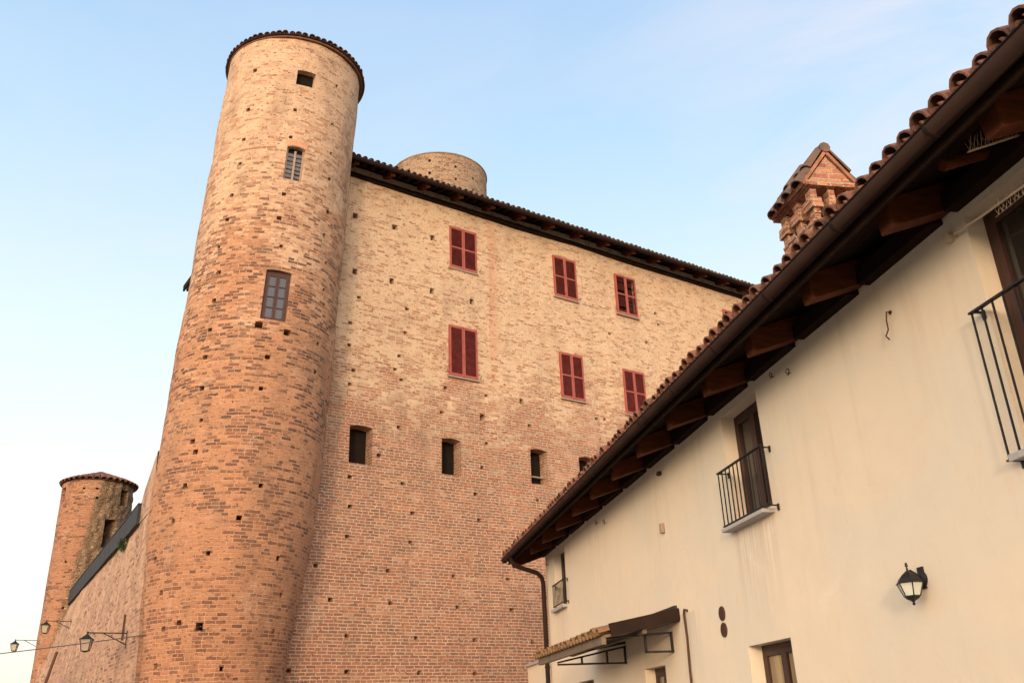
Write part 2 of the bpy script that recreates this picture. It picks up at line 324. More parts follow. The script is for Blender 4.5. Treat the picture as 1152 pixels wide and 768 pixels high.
M['stone'] = simple_mat('grey_slab', (0.40, 0.38, 0.37), 0.7, scale=20)
M['frame'] = simple_mat('brown_window_wood', (0.05, 0.017, 0.011), 0.5, var=0.35, scale=6, spec=0.4)
M['tframe'] = simple_mat('weathered_window_frame', (0.07, 0.028, 0.02), 0.6, var=0.3, scale=9)
M['grey_wood'] = simple_mat('grey_shutter_slats', (0.16, 0.15, 0.16), 0.8, var=0.45, scale=12)
M['leaf'] = simple_mat('dark_leaf', (0.06, 0.085, 0.025), 0.7, var=0.5, scale=20)
M['dry'] = simple_mat('dry_foliage', (0.10, 0.075, 0.075), 0.8, var=0.4, scale=20)
M['cable'] = simple_mat('grey_cable', (0.07, 0.06, 0.055), 0.6)
M['wire'] = simple_mat('pale_wire', (0.55, 0.42, 0.30), 0.6)
M['curtain_cloth'] = simple_mat('beige_curtain', (0.42, 0.30, 0.16), 0.9, var=0.35, scale=5, stretch=(6, 6, 0.3))
def glass_mat():
    mt, t, b = new_mat('window_glass'); b.inputs['Base Color'].default_value = (0.045, 0.05, 0.065, 1); b.inputs['Roughness'].default_value = 0.06
    b.inputs['Specular IOR Level'].default_value = 0.8
    return mt
M['glass'] = glass_mat()
def clear_glass(name, al, colr):
    mt, t, b = new_mat(name); b.inputs['Base Color'].default_value = (*colr, 1); b.inputs['Roughness'].default_value = 0.25
    b.inputs['Transmission Weight'].default_value = al; return mt
M['frost'] = clear_glass('frosted_glass', 0.35, (0.75, 0.78, 0.7))
M['lglass'] = clear_glass('street_lamp_glass', 0.6, (0.62, 0.52, 0.38))
def plaster_mat():
    mt, t, b = new_mat('cream_plaster'); lk = t.links.new
    uvn = nd(t, 'ShaderNodeUVMap', uv_map='UVMap').outputs[0]
    sp = nd(t, 'ShaderNodeSeparateXYZ'); lk(uvn, sp.inputs[0])
    nb = noise_n(t, uvn, 0.55, 5, 0.55, 0.4); nm = noise_n(t, uvn, 2.5, 5, 0.6); nf = noise_n(t, uvn, 60, 3, 0.6)
    c = mix_n(t, mrange(t, nb, 0.3, 0.7, 0, 1), (0.71, 0.59, 0.44), (0.67, 0.57, 0.44))
    c = mix_n(t, mrange(t, nm, 0.42, 0.75, 0, 0.4), c, (0.60, 0.52, 0.41))
    drip = noise_n(t, scalev(t, uvn, (5.0, 0.35, 1)), 1.0, 5, 0.6)
    c = mix_n(t, math_n(t, 'MULTIPLY', mrange(t, drip, 0.5, 0.75, 0, 0.55), mrange(t, sp.outputs['Y'], 3.2, 5.0, 0.25, 1)), c, (0.50, 0.41, 0.30))
    c = mix_n(t, mrange(t, noise_n(t, uvn, 0.9, 6, 0.7, 1.0), 0.60, 0.72, 0, 0.35), c, (0.80, 0.72, 0.60))
    c = mix_n(t, mrange(t, noise_n(t, scalev(t, uvn, (0.35, 0.5, 1)), 1.0, 4, 0.6, 0.8), 0.42, 0.62, 0, 0.65), c, (0.62, 0.56, 0.46))
    c = mix_n(t, mrange(t, noise_n(t, scalev(t, uvn, (1.6, 0.8, 1)), 1.7, 6, 0.75, 1.5), 0.55, 0.68, 0, 0.35), c, (0.66, 0.47, 0.33))
    # streaks running down from the sills
    st = noise_n(t, scalev(t, uvn, (16, 0.5, 1)), 1.0, 3, 0.6)
    for ua, ub, vt in ((8.95, 10.15, 3.6), (18.35, 19.5, 3.8), (4.1, 5.3, 3.15), (11.4, 12.2, 2.9)):
        mk = math_n(t, 'MULTIPLY', math_n(t, 'MULTIPLY', mrange(t, sp.outputs['X'], ua, ua + 0.15), mrange(t, sp.outputs['X'], ub - 0.15, ub, 1, 0)), math_n(t, 'MULTIPLY', mrange(t, sp.outputs['Y'], vt - 1.1, vt, 0, 0.55), mrange(t, sp.outputs['Y'], vt, vt + 0.02, 1, 0)))
        c = mix_n(t, math_n(t, 'MULTIPLY', mk, mrange(t, st, 0.4, 0.65)), c, (0.36, 0.32, 0.27))
    lk(c, b.inputs['Base Color']); b.inputs['Roughness'].default_value = 0.9; b.inputs['Specular IOR Level'].default_value = 0.2
    bp = nd(t, 'ShaderNodeBump'); bp.inputs['Strength'].default_value = 0.5; bp.inputs['Distance'].default_value = 0.01
    h = math_n(t, 'ADD', math_n(t, 'MULTIPLY', nm, 1.6), math_n(t, 'MULTIPLY', nf, 0.25)); lk(h, bp.inputs['Height']); lk(bp.outputs[0], b.inputs['Normal'])
    return mt
M['plaster'] = plaster_mat()
def ground_mat():
    mt, t, b = new_mat('street_paving'); lk = t.links.new
    o = nd(t, 'ShaderNodeTexCoord').outputs['Object']
    vo = nd(t, 'ShaderNodeTexVoronoi', feature='DISTANCE_TO_EDGE'); vo.inputs['Scale'].default_value = 7.0; lk(o, vo.inputs['Vector'])
    n = noise_n(t, o, 0.8, 5); c = mix_n(t, mrange(t, n, 0.3, 0.7), (0.20, 0.17, 0.14), (0.28, 0.24, 0.19))
    c = mix_n(t, mrange(t, vo.outputs[0], 0, 0.06, 1, 0), c, (0.08, 0.07, 0.055)); lk(c, b.inputs['Base Color']); b.inputs['Roughness'].default_value = 0.9
    return mt
M['ground'] = ground_mat()
M['earth'] = simple_mat('earth', (0.16, 0.14, 0.08), 0.95, scale=0.05, col2=(0.08, 0.10, 0.04))

# ------------------------------------------------------------------ walls with real openings
def breaks(a, b, step, extra):
    n = max(1, round((b - a) / step)); xs = [a + (b - a) * i / n for i in range(n + 1)]
    ex = [e for e in extra if a < e < b]
    xs = [x for x in xs if all(abs(x - e) > step * 0.12 for e in ex) or x in (xs[0], xs[-1])]
    return sorted(set([round(x, 4) for x in xs + ex]))
def pierced(mb, f, us, vs, holes, uscale=1.0, mi=0, backmi=1):
    """holes: (u0,u1,v0,v1,depth); f(u,v,d) -> point, d = inwards"""
    import bisect
    holes = [tuple(round(x, 4) for x in h) for h in holes]
    nu, nv = len(us) - 1, len(vs) - 1
    inside = set()
    for h in holes:
        i0, i1 = bisect.bisect_left(us, h[0] - 1e-5), bisect.bisect_left(us, h[1] - 1e-5)
        j0, j1 = bisect.bisect_left(vs, h[2] - 1e-5), bisect.bisect_left(vs, h[3] - 1e-5)
        for i in range(i0, i1):
            for j in range(j0, j1): inside.add((i, j))
        d = h[4]
        U, Vv = [us[i] for i in range(i0, i1 + 1)], [vs[j] for j in range(j0, j1 + 1)]
        for k in range(len(U) - 1):
            a, c = U[k], U[k+1]
            mb.quad([f(a, h[2], 0), f(a, h[2], d), f(c, h[2], d), f(c, h[2], 0)], [(a*uscale, h[2]), (a*uscale, h[2]-d), (c*uscale, h[2]-d), (c*uscale, h[2])], mi)
            mb.quad([f(a, h[3], 0), f(c, h[3], 0), f(c, h[3], d), f(a, h[3], d)], [(a*uscale, h[3]), (c*uscale, h[3]), (c*uscale, h[3]+d), (a*uscale, h[3]+d)], mi)
        for k in range(len(Vv) - 1):
            a, c = Vv[k], Vv[k+1]
            mb.quad([f(h[0], a, 0), f(h[0], c, 0), f(h[0], c, d), f(h[0], a, d)], [(h[0]*uscale, a), (h[0]*uscale, c), (h[0]*uscale-d, c), (h[0]*uscale-d, a)], mi)
            mb.quad([f(h[1], a, 0), f(h[1], a, d), f(h[1], c, d), f(h[1], c, 0)], [(h[1]*uscale, a), (h[1]*uscale+d, a), (h[1]*uscale+d, c), (h[1]*uscale, c)], mi)
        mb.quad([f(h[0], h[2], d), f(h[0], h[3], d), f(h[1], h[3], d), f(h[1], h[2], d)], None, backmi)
    grid = {}
    for i in range(nu + 1):
        for j in range(nv + 1):
            grid[i, j] = len(mb.v); mb.v.append(tuple(f(us[i], vs[j], 0)))
    for i in range(nu):
        for j in range(nv):
            if (i, j) in inside: continue
            mb.f.append((grid[i, j], grid[i+1, j], grid[i+1, j+1], grid[i, j+1]))
            mb.uv.append([(us[i]*uscale, vs[j]), (us[i+1]*uscale, vs[j]), (us[i+1]*uscale, vs[j+1]), (us[i]*uscale, vs[j+1])]); mb.mi.append(mi)
def arch(mb, f, u0, u1, vt, rise, depth, uscale=1.0, n=8, o=0.0):
    def va(u):
        t = 2 * (u - u0) / (u1 - u0) - 1; return vt - rise * t * t
    for i in range(n):
        a, b = u0 + (u1-u0)*i/n, u0 + (u1-u0)*(i+1)/n
        mb.quad([f(a, va(a), o), f(b, va(b), o), f(b, vt, o), f(a, vt, o)], [(a*uscale, va(a)), (b*uscale, va(b)), (b*uscale, vt), (a*uscale, vt)])
        mb.quad([f(a, va(a), o), f(a, va(a), depth), f(b, va(b), depth), f(b, va(b), o)], [(a*uscale, va(a)), (a*uscale, va(a)+depth), (b*uscale, va(b)+depth), (b*uscale, va(b))])

# ------------------------------------------------------------------ curved clay tiles
def tile(mb, p, ax, side, up, ln, r0, r1, th=0.014, thick=True, inv=False, n=7, hf=0.85):
    """p = middle of the lower end, ax = up the slope; r0 lower radius, r1 upper radius"""
    sg = -1 if inv else 1
    def ring(c, r): return [c + side * (math.cos(math.pi * k / (n-1)) * r) + up * (sg * math.sin(math.pi * k / (n-1)) * r * hf) for k in range(n)]
    a, b = ring(p, r0), ring(p + ax * ln, r1)
    base = len(mb.v); mb.v += [tuple(x) for x in a + b]
    for k in range(n - 1):
        mb.f.append((base+k, base+k+1, base+n+k+1, base+n+k)); mb.uv.append([(0, 0)] * 4); mb.mi.append(0)
    if thick:
        c, d = ring(p, r0 - th), ring(p + ax * ln, r1 - th)
        b2 = len(mb.v); mb.v += [tuple(x) for x in c + d]
        for k in range(n - 1):
            mb.f.append((b2+k, b2+n+k, b2+n+k+1, b2+k+1)); mb.uv.append([(0, 0)] * 4); mb.mi.append(0)
            mb.f.append((base+k, b2+k, b2+k+1, base+k+1)); mb.uv.append([(0, 0)] * 4); mb.mi.append(0)
def tiled_slope(mb, p0, e, slope_dir, length, slen, pitch=0.2, rowl=0.36, r=0.085, jit=1.0, hf=0.85):
    side = e.normalized(); ax = slope_dir.normalized(); up = side.cross(ax)
    if up.z < 0: up = -up
    ncol = int(length / pitch); nrow = max(1, int(slen / rowl))
    for i in range(ncol + 1):
        cj = random.uniform(-0.008, 0.008) * jit
        for j in range(nrow):
            ln = rowl * 1.18
            q = p0 + side * (i * pitch + cj + random.uniform(-0.006, 0.006) * jit) + ax * (j * rowl + random.uniform(-0.02, 0.02) * jit) + up * (0.035 + random.uniform(-0.004, 0.008) * jit)
            sk = side * random.uniform(-0.03, 0.03) * jit
            rr = r * random.uniform(0.93, 1.07)
            tile(mb, q, (ax + sk + up * 0.03).normalized(), side, up, ln, rr, rr * 0.84, thick=(j == 0), hf=hf)
            q2 = p0 + side * ((i + 0.5) * pitch) + ax * (j * rowl - 0.03) + up * 0.055
            tile(mb, q2, (ax + up * 0.03).normalized(), side, up, ln, r * 0.9, r * 0.8, thick=(j == 0), inv=True, n=5)

# ================================================================== GROUND
g = MB(); S = 900
for i in range(-3, 3):
    for j in range(-3, 3):
        g.quad([(i*300, j*300, -0.004), ((i+1)*300, j*300, -0.004), ((i+1)*300, (j+1)*300, -0.004), (i*300, (j+1)*300, -0.004)])
tag(g.build('ground', M['earth']), kind='structure')
g = MB(); g.quad([(-45, -40, 0), (45, -40, 0), (45, 60, 0), (-45, 60, 0)]); tag(g.build('street', M['ground']), kind='structure')

# ================================================================== CASTLE MAIN BLOCK
CB = thing('castle_block', castle(18, 0), 'tall brick castle wing with red shutters and a long overhanging tiled roof', 'castle')
S0, S1, ZT = 8.1, 30.0, 17.78
win = {'a': (13.08, 14.1, 15.17, 16.68, 'two'), 'b': (17.27, 18.27, 15.17, 16.75, 'two'), 'c': (20.1, 21.08, 15.17, 16.76, 'broken'), 'd': (25.75, 26.73, 15.05, 16.63, 'two'),
       'e': (13.03, 14.04, 11.46, 13.14, 'one'), 'f': (17.31, 18.28, 11.46, 13.09, 'two'), 'g': (20.07, 21.06, 11.34, 13.0, 'two'), 'h': (25.75, 26.75, 11.34, 12.98, 'one')}
opens = [(9.85, 10.54, 8.35, 9.44), (12.76, 13.41, 8.37, 9.47), (15.92, 16.58, 8.43, 9.56), (17.87, 18.53, 8.43, 9.56), (21.4, 22.1, 8.4, 9.5)]
fb = [[9.77, 16.05], [11.13, 16.07], [12.47, 16.06], [9.83, 14.16], [11.05, 14.15], [12.43, 14.15], [13.9, 14.13], [15.66, 11.04], [14.19, 10.28]]
fs = [[9.99, 13.34], [11.58, 13.34], [9.74, 12.47], [11.53, 12.55], [9.73, 11.76], [11.33, 11.75], [9.89, 11.02], [11.21, 11.31], [9.79, 10.59], [11.41, 11.01], [12.91, 11.03], [12.76, 10.23], [22.04, 15.6], [22.11, 15.15], [21.41, 14.29], [19.66, 14.25], [18.76, 10.96], [19.12, 10.98], [14.35, 11.02], [11.33, 9.55], [15.93, 10.28], [10.74, 8.66], [9.91, 7.95], [11.5, 7.94], [13.9, 7.89], [14.32, 9.48], [14.14, 8.71], [9.93, 7.14], [11.81, 7.14], [14.0, 7.13], [16.13, 7.93], [9.87, 6.35], [11.74, 6.33], [9.04, 5.54], [11.09, 5.53], [13.13, 5.51], [14.94, 5.5], [9.49, 4.72], [11.18, 4.7], [13.23, 4.67], [15.02, 4.66], [9.97, 3.86], [11.94, 3.84], [13.75, 3.81], [15.7, 3.79], [8.48, 3.03], [10.01, 3.0], [12.03, 2.97], [13.73, 2.95], [18.2, 7.1], [20.3, 7.9], [22.6, 7.0], [19.6, 5.5]]
holes = []
for k in win.values(): holes.append((k[0], k[1], k[2], k[3], 0.14))
for o in opens: holes.append((*o, 0.42))
def clash(h): return any(h[0] < k[1] + .05 and h[1] > k[0] - .05 and h[2] < k[3] + .05 and h[3] > k[2] - .05 for k in holes)
for lst, hw, hh in ((fb, 0.085, 0.10), (fs, 0.062, 0.05)):
    for x, z in lst:
        a = random.uniform(0.85, 1.15)
        h = (x - hw * a, x + hw * a, z - hh, z + hh * random.uniform(0.8, 1.1), 0.3)
        if not clash(h): holes.append(h)
def ff(u, v, d):
    p = castle(u, v, 0); q = 0.06 * noise.noise(Vector((u * 0.35, v * 0.35, 3))) + 0.015 * noise.noise(Vector((u * 1.7, v * 1.7, 9)))
    return castle(u, v, -d + q)
us = breaks(S0, S1, 0.45, [x for h in holes for x in h[:2]]); vs = breaks(0, ZT, 0.45, [x for h in holes for x in h[2:4]])
us = sorted(set(us)); vs = sorted(set(vs))
mb = MB(); pierced(mb, ff, us, vs, holes)
DEP = 10.0
c = [castle(S0, 0), castle(S1, 0), castle(S1, 0, -DEP), castle(S0, 0, -DEP)]
for i, j in ((1, 2), (2, 3), (3, 0)):
    ln = (c[j] - c[i]).length
    mb.quad([c[i], c[j], c[j] + Z * ZT, c[i] + Z * ZT], [(0, 0), (ln, 0), (ln, ZT), (0, ZT)])
for o in opens: arch(mb, ff, o[0], o[1], o[3], 0.05, 0.4)
mb.build('wall', [M['facade'], M['dark']], CB)
M['seam'] = simple_mat('seam_brick', (0.50, 0.22, 0.12), 0.9, scale=9, col2=(0.62, 0.36, 0.21))

def shutter(mbp, mbs, s0, s1, z0, z1, mid, broken=False):
    """frame rails into mbp, slats into mbs; lies just in front of the wall"""
    st = 0.05; o = 0.045; th = 0.018
    mbp.box(castle(s0 + st/2, (z0+z1)/2, o), CS * st/2, CN * th, Z * (z1-z0)/2)
    mbp.box(castle(s1 - st/2, (z0+z1)/2, o), CS * st/2, CN * th, Z * (z1-z0)/2)
    rails = [z0 + 0.035, z1 - 0.035] + ([z0 + (z1 - z0) * 0.5] if mid else [])
    for z in rails: mbp.box(castle((s0+s1)/2, z, o), CS * ((s1-s0)/2 - st), CN * th * 0.95, Z * (0.04 if z in rails[:2] else 0.026))
    z = z0 + 0.09
    while z < z1 - 0.08:
        if not (broken and random.random() < 0.22) and not (mid and abs(z - rails[2]) < 0.035):
            mbs.box(castle((s0+s1)/2, z, o - 0.004), CS * ((s1-s0)/2 - st + 0.002), CN * 0.015 + Z * 0.012, Z * 0.003 - CN * 0.002)
        z += 0.042
    if not broken: mbs.box(castle((s0+s1)/2, (z0+z1)/2, o - 0.026), CS * ((s1-s0)/2 - st), CN * 0.003, Z * ((z1-z0)/2 - 0.03))
for k, (s0, s1, z0, z1, kind) in win.items():
    fr = MB()
    for a, b, zz, hz in ((s0, s0 + 0.04, (z0+z1)/2, (z1-z0)/2), (s1 - 0.04, s1, (z0+z1)/2, (z1-z0)/2)): fr.box(castle((a+b)/2, zz, 0.012), CS * 0.019, CN * 0.05, Z * hz)
    fr.box(castle((s0+s1)/2, z1 - 0.02, 0.012), CS * ((s1-s0)/2 - 0.045), CN * 0.05, Z * 0.019)
    W = fr.build('window', M['shutter_rail'], CB)
    mid = (s0 + s1) / 2
    for a, b in ((s0 + 0.008, mid - 0.004), (mid + 0.004, s1 - 0.008)):
        p1, p2 = MB(), MB(); shutter(p1, p2, a, b, z0 + 0.01, z1 - 0.01, kind != 'one', kind == 'broken')
        n0 = len(p1.v); p1.v += p2.v; p1.f += [tuple(i + n0 for i in f) for f in p2.f]; p1.uv += p2.uv; p1.mi += [1] * len(p2.f)
        s_ = p1.build('shutter', [M['shutter_rail'], M['shutter']], None); s_.parent = W
        if kind == 'broken': s_['label'] = 'broken shutter leaf with missing slats'
    sb = MB(); sb.box(castle((s0+s1)/2, z0 - 0.035, 0.0), CS * ((s1-s0)/2 + 0.05), CN * 0.075, Z * 0.026)
    s_ = sb.build('window_sill', M['sill'], None, bevel=0.006); s_.parent = W
    for sx in (s0 - 0.1, s1 + 0.1):
        hb = MB(); hb.tube([castle(sx, z0 + 0.1, 0.0), castle(sx, z0 + 0.1, 0.09), castle(sx, z0 + 0.16, 0.10)], 0.008, 5)
        if random.random() < 0.7:
            s_ = hb.build('shutter_hook', M['iron'], None); s_.parent = W
# slab seen inside third loophole
sb = MB(); sb.box(castle(16.25, 8.72, -0.25), CS * 0.32, CN * 0.05, Z * 0.02); sb.build('sill_board', M['sill'], CB)
# eaves: boards, rafters, brackets
OV = 0.8
sl_t = 0.35; upc = (CN + Z * sl_t).normalized()
def csoff(s, o, dz=0.0): return castle(s, 17.86 - sl_t * o + dz, o)
db = MB(); e0, e1 = 8.9, 30.6
db.beam(csoff(e0, -0.1, 0.05), csoff(e1, -0.1, 0.05), upc * 0.0, Z * 0.0) if False else None
for i in range(6):
    o = -0.15 + i * 0.165
    db.box(csoff((e0+e1)/2, o, 0.05), CS * (e1-e0)/2, upc * 0.078, upc.cross(CS) * 0.012)
db.build('eave_boards', M['wood_dark'], CB)
s = 9.5; k = 0
while s < 30.4:
    rb = MB(); big = (k % 4 == 0)
    hw, hh, ol = (0.075, 0.10, 0.66) if big else (0.035, 0.05, 0.72)
    rb.box(csoff(s, ol/2 - 0.1, 0.03 - hh), CS * hw, upc * (ol/2 + 0.1), upc.cross(CS) * hh)
    rb.build('rafter', M['wood'] if big else M['wood_dark'], CB)
    s += 0.31; k += 1
gb = MB()
def gutter(mb, P, s0, s1, r=0.075, n=9, seg=1):
    for i in range(n - 1):
        a0, a1 = math.pi * i / (n-1), math.pi * (i+1) / (n-1)
        for rr in (r, r - 0.006):
            mb.quad([P(s0, -math.sin(a0) * rr, math.cos(a0) * rr), P(s1, -math.sin(a0) * rr, math.cos(a0) * rr), P(s1, -math.sin(a1) * rr, math.cos(a1) * rr), P(s0, -math.sin(a1) * rr, math.cos(a1) * rr)])
    for sgn in (1, -1): mb.tube([P(s0, 0.002, sgn * r), P(s1, 0.002, sgn * r)], 0.009, 6)
    for ss in (s0, s1): mb.quad([P(ss, -math.sin(math.pi*i/(n-1))*r, math.cos(math.pi*i/(n-1))*r) for i in range(n)])
gutter(gb, lambda s, dz, do: castle(s, 17.60 + dz, OV - 0.06 + do), e0, e1)
gb.build('gutter', M['gutter'], CB)
shade_board = MB(); shade_board.beam(castle(e0 + 0.2, 17.46, 0.02), castle(29.9, 17.46, 0.02), CN * 0.06, Z * 0.08); shade_board.build('wall_top_board', M['wood_dark'], CB)  # dark board added along the wall top to thicken the eave's shadow band
rf = MB()
sd = (CN + Z * sl_t)
tiled_slope(rf, csoff(e0, OV - 0.10, 0.055), CS, sd, e1 - e0, 5.6, pitch=0.21, rowl=0.37, r=0.085)
# roof body: hip shape under the tiles and the two hidden slopes
A_, B_, C_, D_ = csoff(7.45, OV - 0.1, 0.06), csoff(30.6, OV - 0.1, 0.06), castle(30.6, 17.62, -DEP - 0.6), castle(7.45, 17.62, -DEP - 0.6)
R1, R2 = castle(13.2, 17.6 + 5.6 * sl_t * 0.95, -5.0), castle(25.2, 17.6 + 5.6 * sl_t * 0.95, -5.0)
for q in ([A_, B_, R2, R1], [B_, C_, R2], [C_, D_, R1, R2], [D_, A_, R1]): rf.quad(q)
for q in ([A_, D_, castle(S0, 17.7, -DEP), castle(S0, 17.7, 0)],): rf.quad(q)
rf.build('roof', M['tile_dark'], CB)
# far corner of the side eave
cb = MB(); cb.beam(castle(7.42, 17.35, -9.9), castle(8.3, 17.35, -9.9), CN * 0.1, Z * 0.13); cb.beam(castle(7.42, 17.5, -4), castle(7.42, 17.5, -10.4), CS * 0.03, Z * 0.12)
cb.build('eave_beam', M['wood_dark'], CB)

# ================================================================== LEANING ROUND TOWER
TR = 2.0
T1 = thing('round_tower', T1A, 'tall leaning round brick tower in the foreground, tiled rim, two glazed or slatted windows', 'tower')
# windows as rectangles in (angle, z)
TW = [(19.4, 34.8, 18.55, 19.07, 0.2), (19.4, 33.6, 15.33, 16.42, 0.16), (16.8, 35.5, 11.17, 12.58, 0.16)]
th_s = [[-16.7, 19.04], [55.7, 19.02], [-17.2, 17.67], [21.5, 17.64], [-16.7, 16.66], [55.0, 17.62], [21.0, 16.7], [-16.6, 15.87], [56.9, 16.66], [59.0, 15.83], [-18.7, 14.86], [21.7, 14.86], [61.0, 14.79], [-19.3, 14.11], [20.6, 14.11], [24.9, 13.31], [59.4, 14.03], [-23.1, 13.33], [64.7, 13.26], [-19.0, 12.54], [65.6, 12.46], [-18.7, 11.73], [-17.4, 10.9], [66.0, 10.89], [-17.6, 10.16], [25.6, 10.15], [66.1, 10.1], [-16.7, 9.35], [24.1, 9.33], [-14.1, 7.76], [-18.7, 6.98], [-24.4, 6.19], [-40.1, 5.42], [32.6, 6.96], [21.3, 6.19], [4.5, 5.41], [53.5, 5.36], [-29.4, 4.63], [63.5, 4.58], [91.8, 7.0], [84.4, 6.19], [84.1, 7.78], [-11.1, 3.95], [-24.3, 3.85], [63.1, 3.78], [-29.0, 3.09], [24.1, 2.98], [-13.9, 8.55], [-17.7, 8.03]]
th_b = [[16.7, 11.0], [37.2, 10.9], [4.4, 3.86]]
tholes = list(TW)
for a, z in th_s:
    q = random.uniform(0.8, 1.2); tholes.append((a - 1.6 * q, a + 1.6 * q, z - 0.05, z + 0.055 * q, 0.3))
for a, z in th_b: tholes.append((a - 2.6, a + 2.6, z - 0.09, z + 0.08, 0.35))
tholes = [h for i, h in enumerate(tholes) if i < 3 or not any(h[0] < k[1] + .6 and h[1] > k[0] - .6 and h[2] < k[3] + .02 and h[3] > k[2] - .02 for k in TW)]
def ft(u, v, d):
    q = 0.05 * noise.noise(Vector((u * 0.018, v * 0.5, 5))) + 0.02 * noise.noise(Vector((u * 0.07, v * 1.7, 1)))
    return t1p(u, v, d - q)
us = breaks(-180, 180, 5, [x for h in tholes for x in h[:2]]); vs = breaks(0, 20.15, 0.4, [x for h in tholes for x in h[2:4]])
mb = MB(); pierced(mb, ft, us, vs, tholes, uscale=rad(1) * TR)
for h, r_ in ((TW[0], 0.02), (TW[1], 0.04), (TW[2], 0.025)): arch(mb, ft, h[0], h[1], h[3], r_, 0.16, uscale=rad(1) * TR, o=0.0)
mb.build('wall', [M['tower'], M['dark']], T1, smooth=False)
# radial brick arch over the slatted window and flat ones under/over others
def vouss(h, n, ht, sag):
    vb = MB()
    for i in range(n):
        t = (i + 0.5) / n; a = h[0] - 1.2 + (h[1] - h[0] + 2.4) * t; zz = h[3] - sag * (2*t-1)**2 + 0.015
        fan = (t - 0.5) * 0.5
        p = ft(a, zz + ht / 2, -0.004); out = (ft(a, zz, -0.1) - ft(a, zz, 0)).normalized(); sd_ = out.cross(Z).normalized()
        upv = (Z - sd_ * fan * -1 * (-1)).normalized() if False else (Z + sd_ * (-fan)).normalized()
        vb.box(p, sd_ * ((h[1]-h[0]+2.4) * rad(1) * TR / n / 2 * 0.84), out * 0.01, upv * ht / 2)
    vb.build('brick_arch', M['seam'], T1)
vouss(TW[1], 11, 0.2, 0.05)
def t1frame(h, d, st, name):
    """wooden window in the tower opening, returns local helper"""
    a0, a1, z0, z1 = h[:4]; p0, p1 = ft(a0, z0, d), ft(a1, z0, d); sx = (p1 - p0); Wd = sx.length; sx.normalize(); out = Vector((0, 0, 1)).cross(sx) * -1
    if out.dot(Vector((0, -1, 0))) < 0: out = -out
    upv = (ft((a0+a1)/2, z1, d) - ft((a0+a1)/2, z0, d)); H = upv.length; upv.normalize()
    return p0, sx, upv, out, Wd, H
p0, sx, upv, out, Wd, H = t1frame(TW[2], 0.10, 0, '')
wf = MB()
def wb(mb, x, y, hx, hy, o=0.0, hz=0.02): mb.box(p0 + sx * x + upv * y + out * o, sx * hx, upv * hy, out * hz)
wb(wf, 0.03, H/2, 0.03, H/2); wb(wf, Wd - 0.03, H/2, 0.03, H/2); wb(wf, Wd/2, H - 0.06, Wd/2 - 0.06, 0.05); wb(wf, Wd/2, 0.03, Wd/2 - 0.06, 0.03)
W = wf.build('window', M['tframe'], T1)
for x0, x1 in ((0.06, Wd/2 - 0.004), (Wd/2 + 0.004, Wd - 0.06)):
    cs = MB(); y0, y1 = 0.06, H - 0.11
    wb(cs, x0 + 0.02, (y0+y1)/2, 0.02, (y1-y0)/2, 0.012); wb(cs, x1 - 0.02, (y0+y1)/2, 0.02, (y1-y0)/2, 0.012)
    for k in range(5):
        y = y0 + 0.02 + (y1 - y0 - 0.04) * k / 4; wb(cs, (x0+x1)/2, y, (x1-x0)/2 - 0.04, 0.013 if 0 < k < 4 else 0.02, 0.012, 0.012)
    o_ = cs.build('casement', M['tframe'], None); o_.parent = W
    gl = MB(); wb(gl, (x0+x1)/2, (y0+y1)/2, (x1-x0)/2 - 0.03, (y1-y0)/2 - 0.03, 0.0, 0.004)
    o_ = gl.build('glass_panes', M['glass'], None); o_.parent = W
p0, sx, upv, out, Wd, H = t1frame(TW[1], 0.10, 0, '')
wf = MB(); wb(wf, Wd/2, H/2 - 0.05, 0.028, H/2 - 0.05, 0.02); wb(wf, 0.02, H/2, 0.018, H/2); wb(wf, Wd - 0.02, H/2, 0.018, H/2)
W = wf.build('window', M['sill'], T1)
for x0, x1 in ((0.04, Wd/2 - 0.03), (Wd/2 + 0.03, Wd - 0.04)):
    cs = MB(); y = 0.05
    while y < H - 0.12:
        wb(cs, (x0+x1)/2, y, (x1-x0)/2, random.uniform(0.045, 0.058), random.uniform(-0.01, 0.01), 0.008); y += 0.135
    o_ = cs.build('grey_slats', M['grey_wood'], None); o_.parent = W
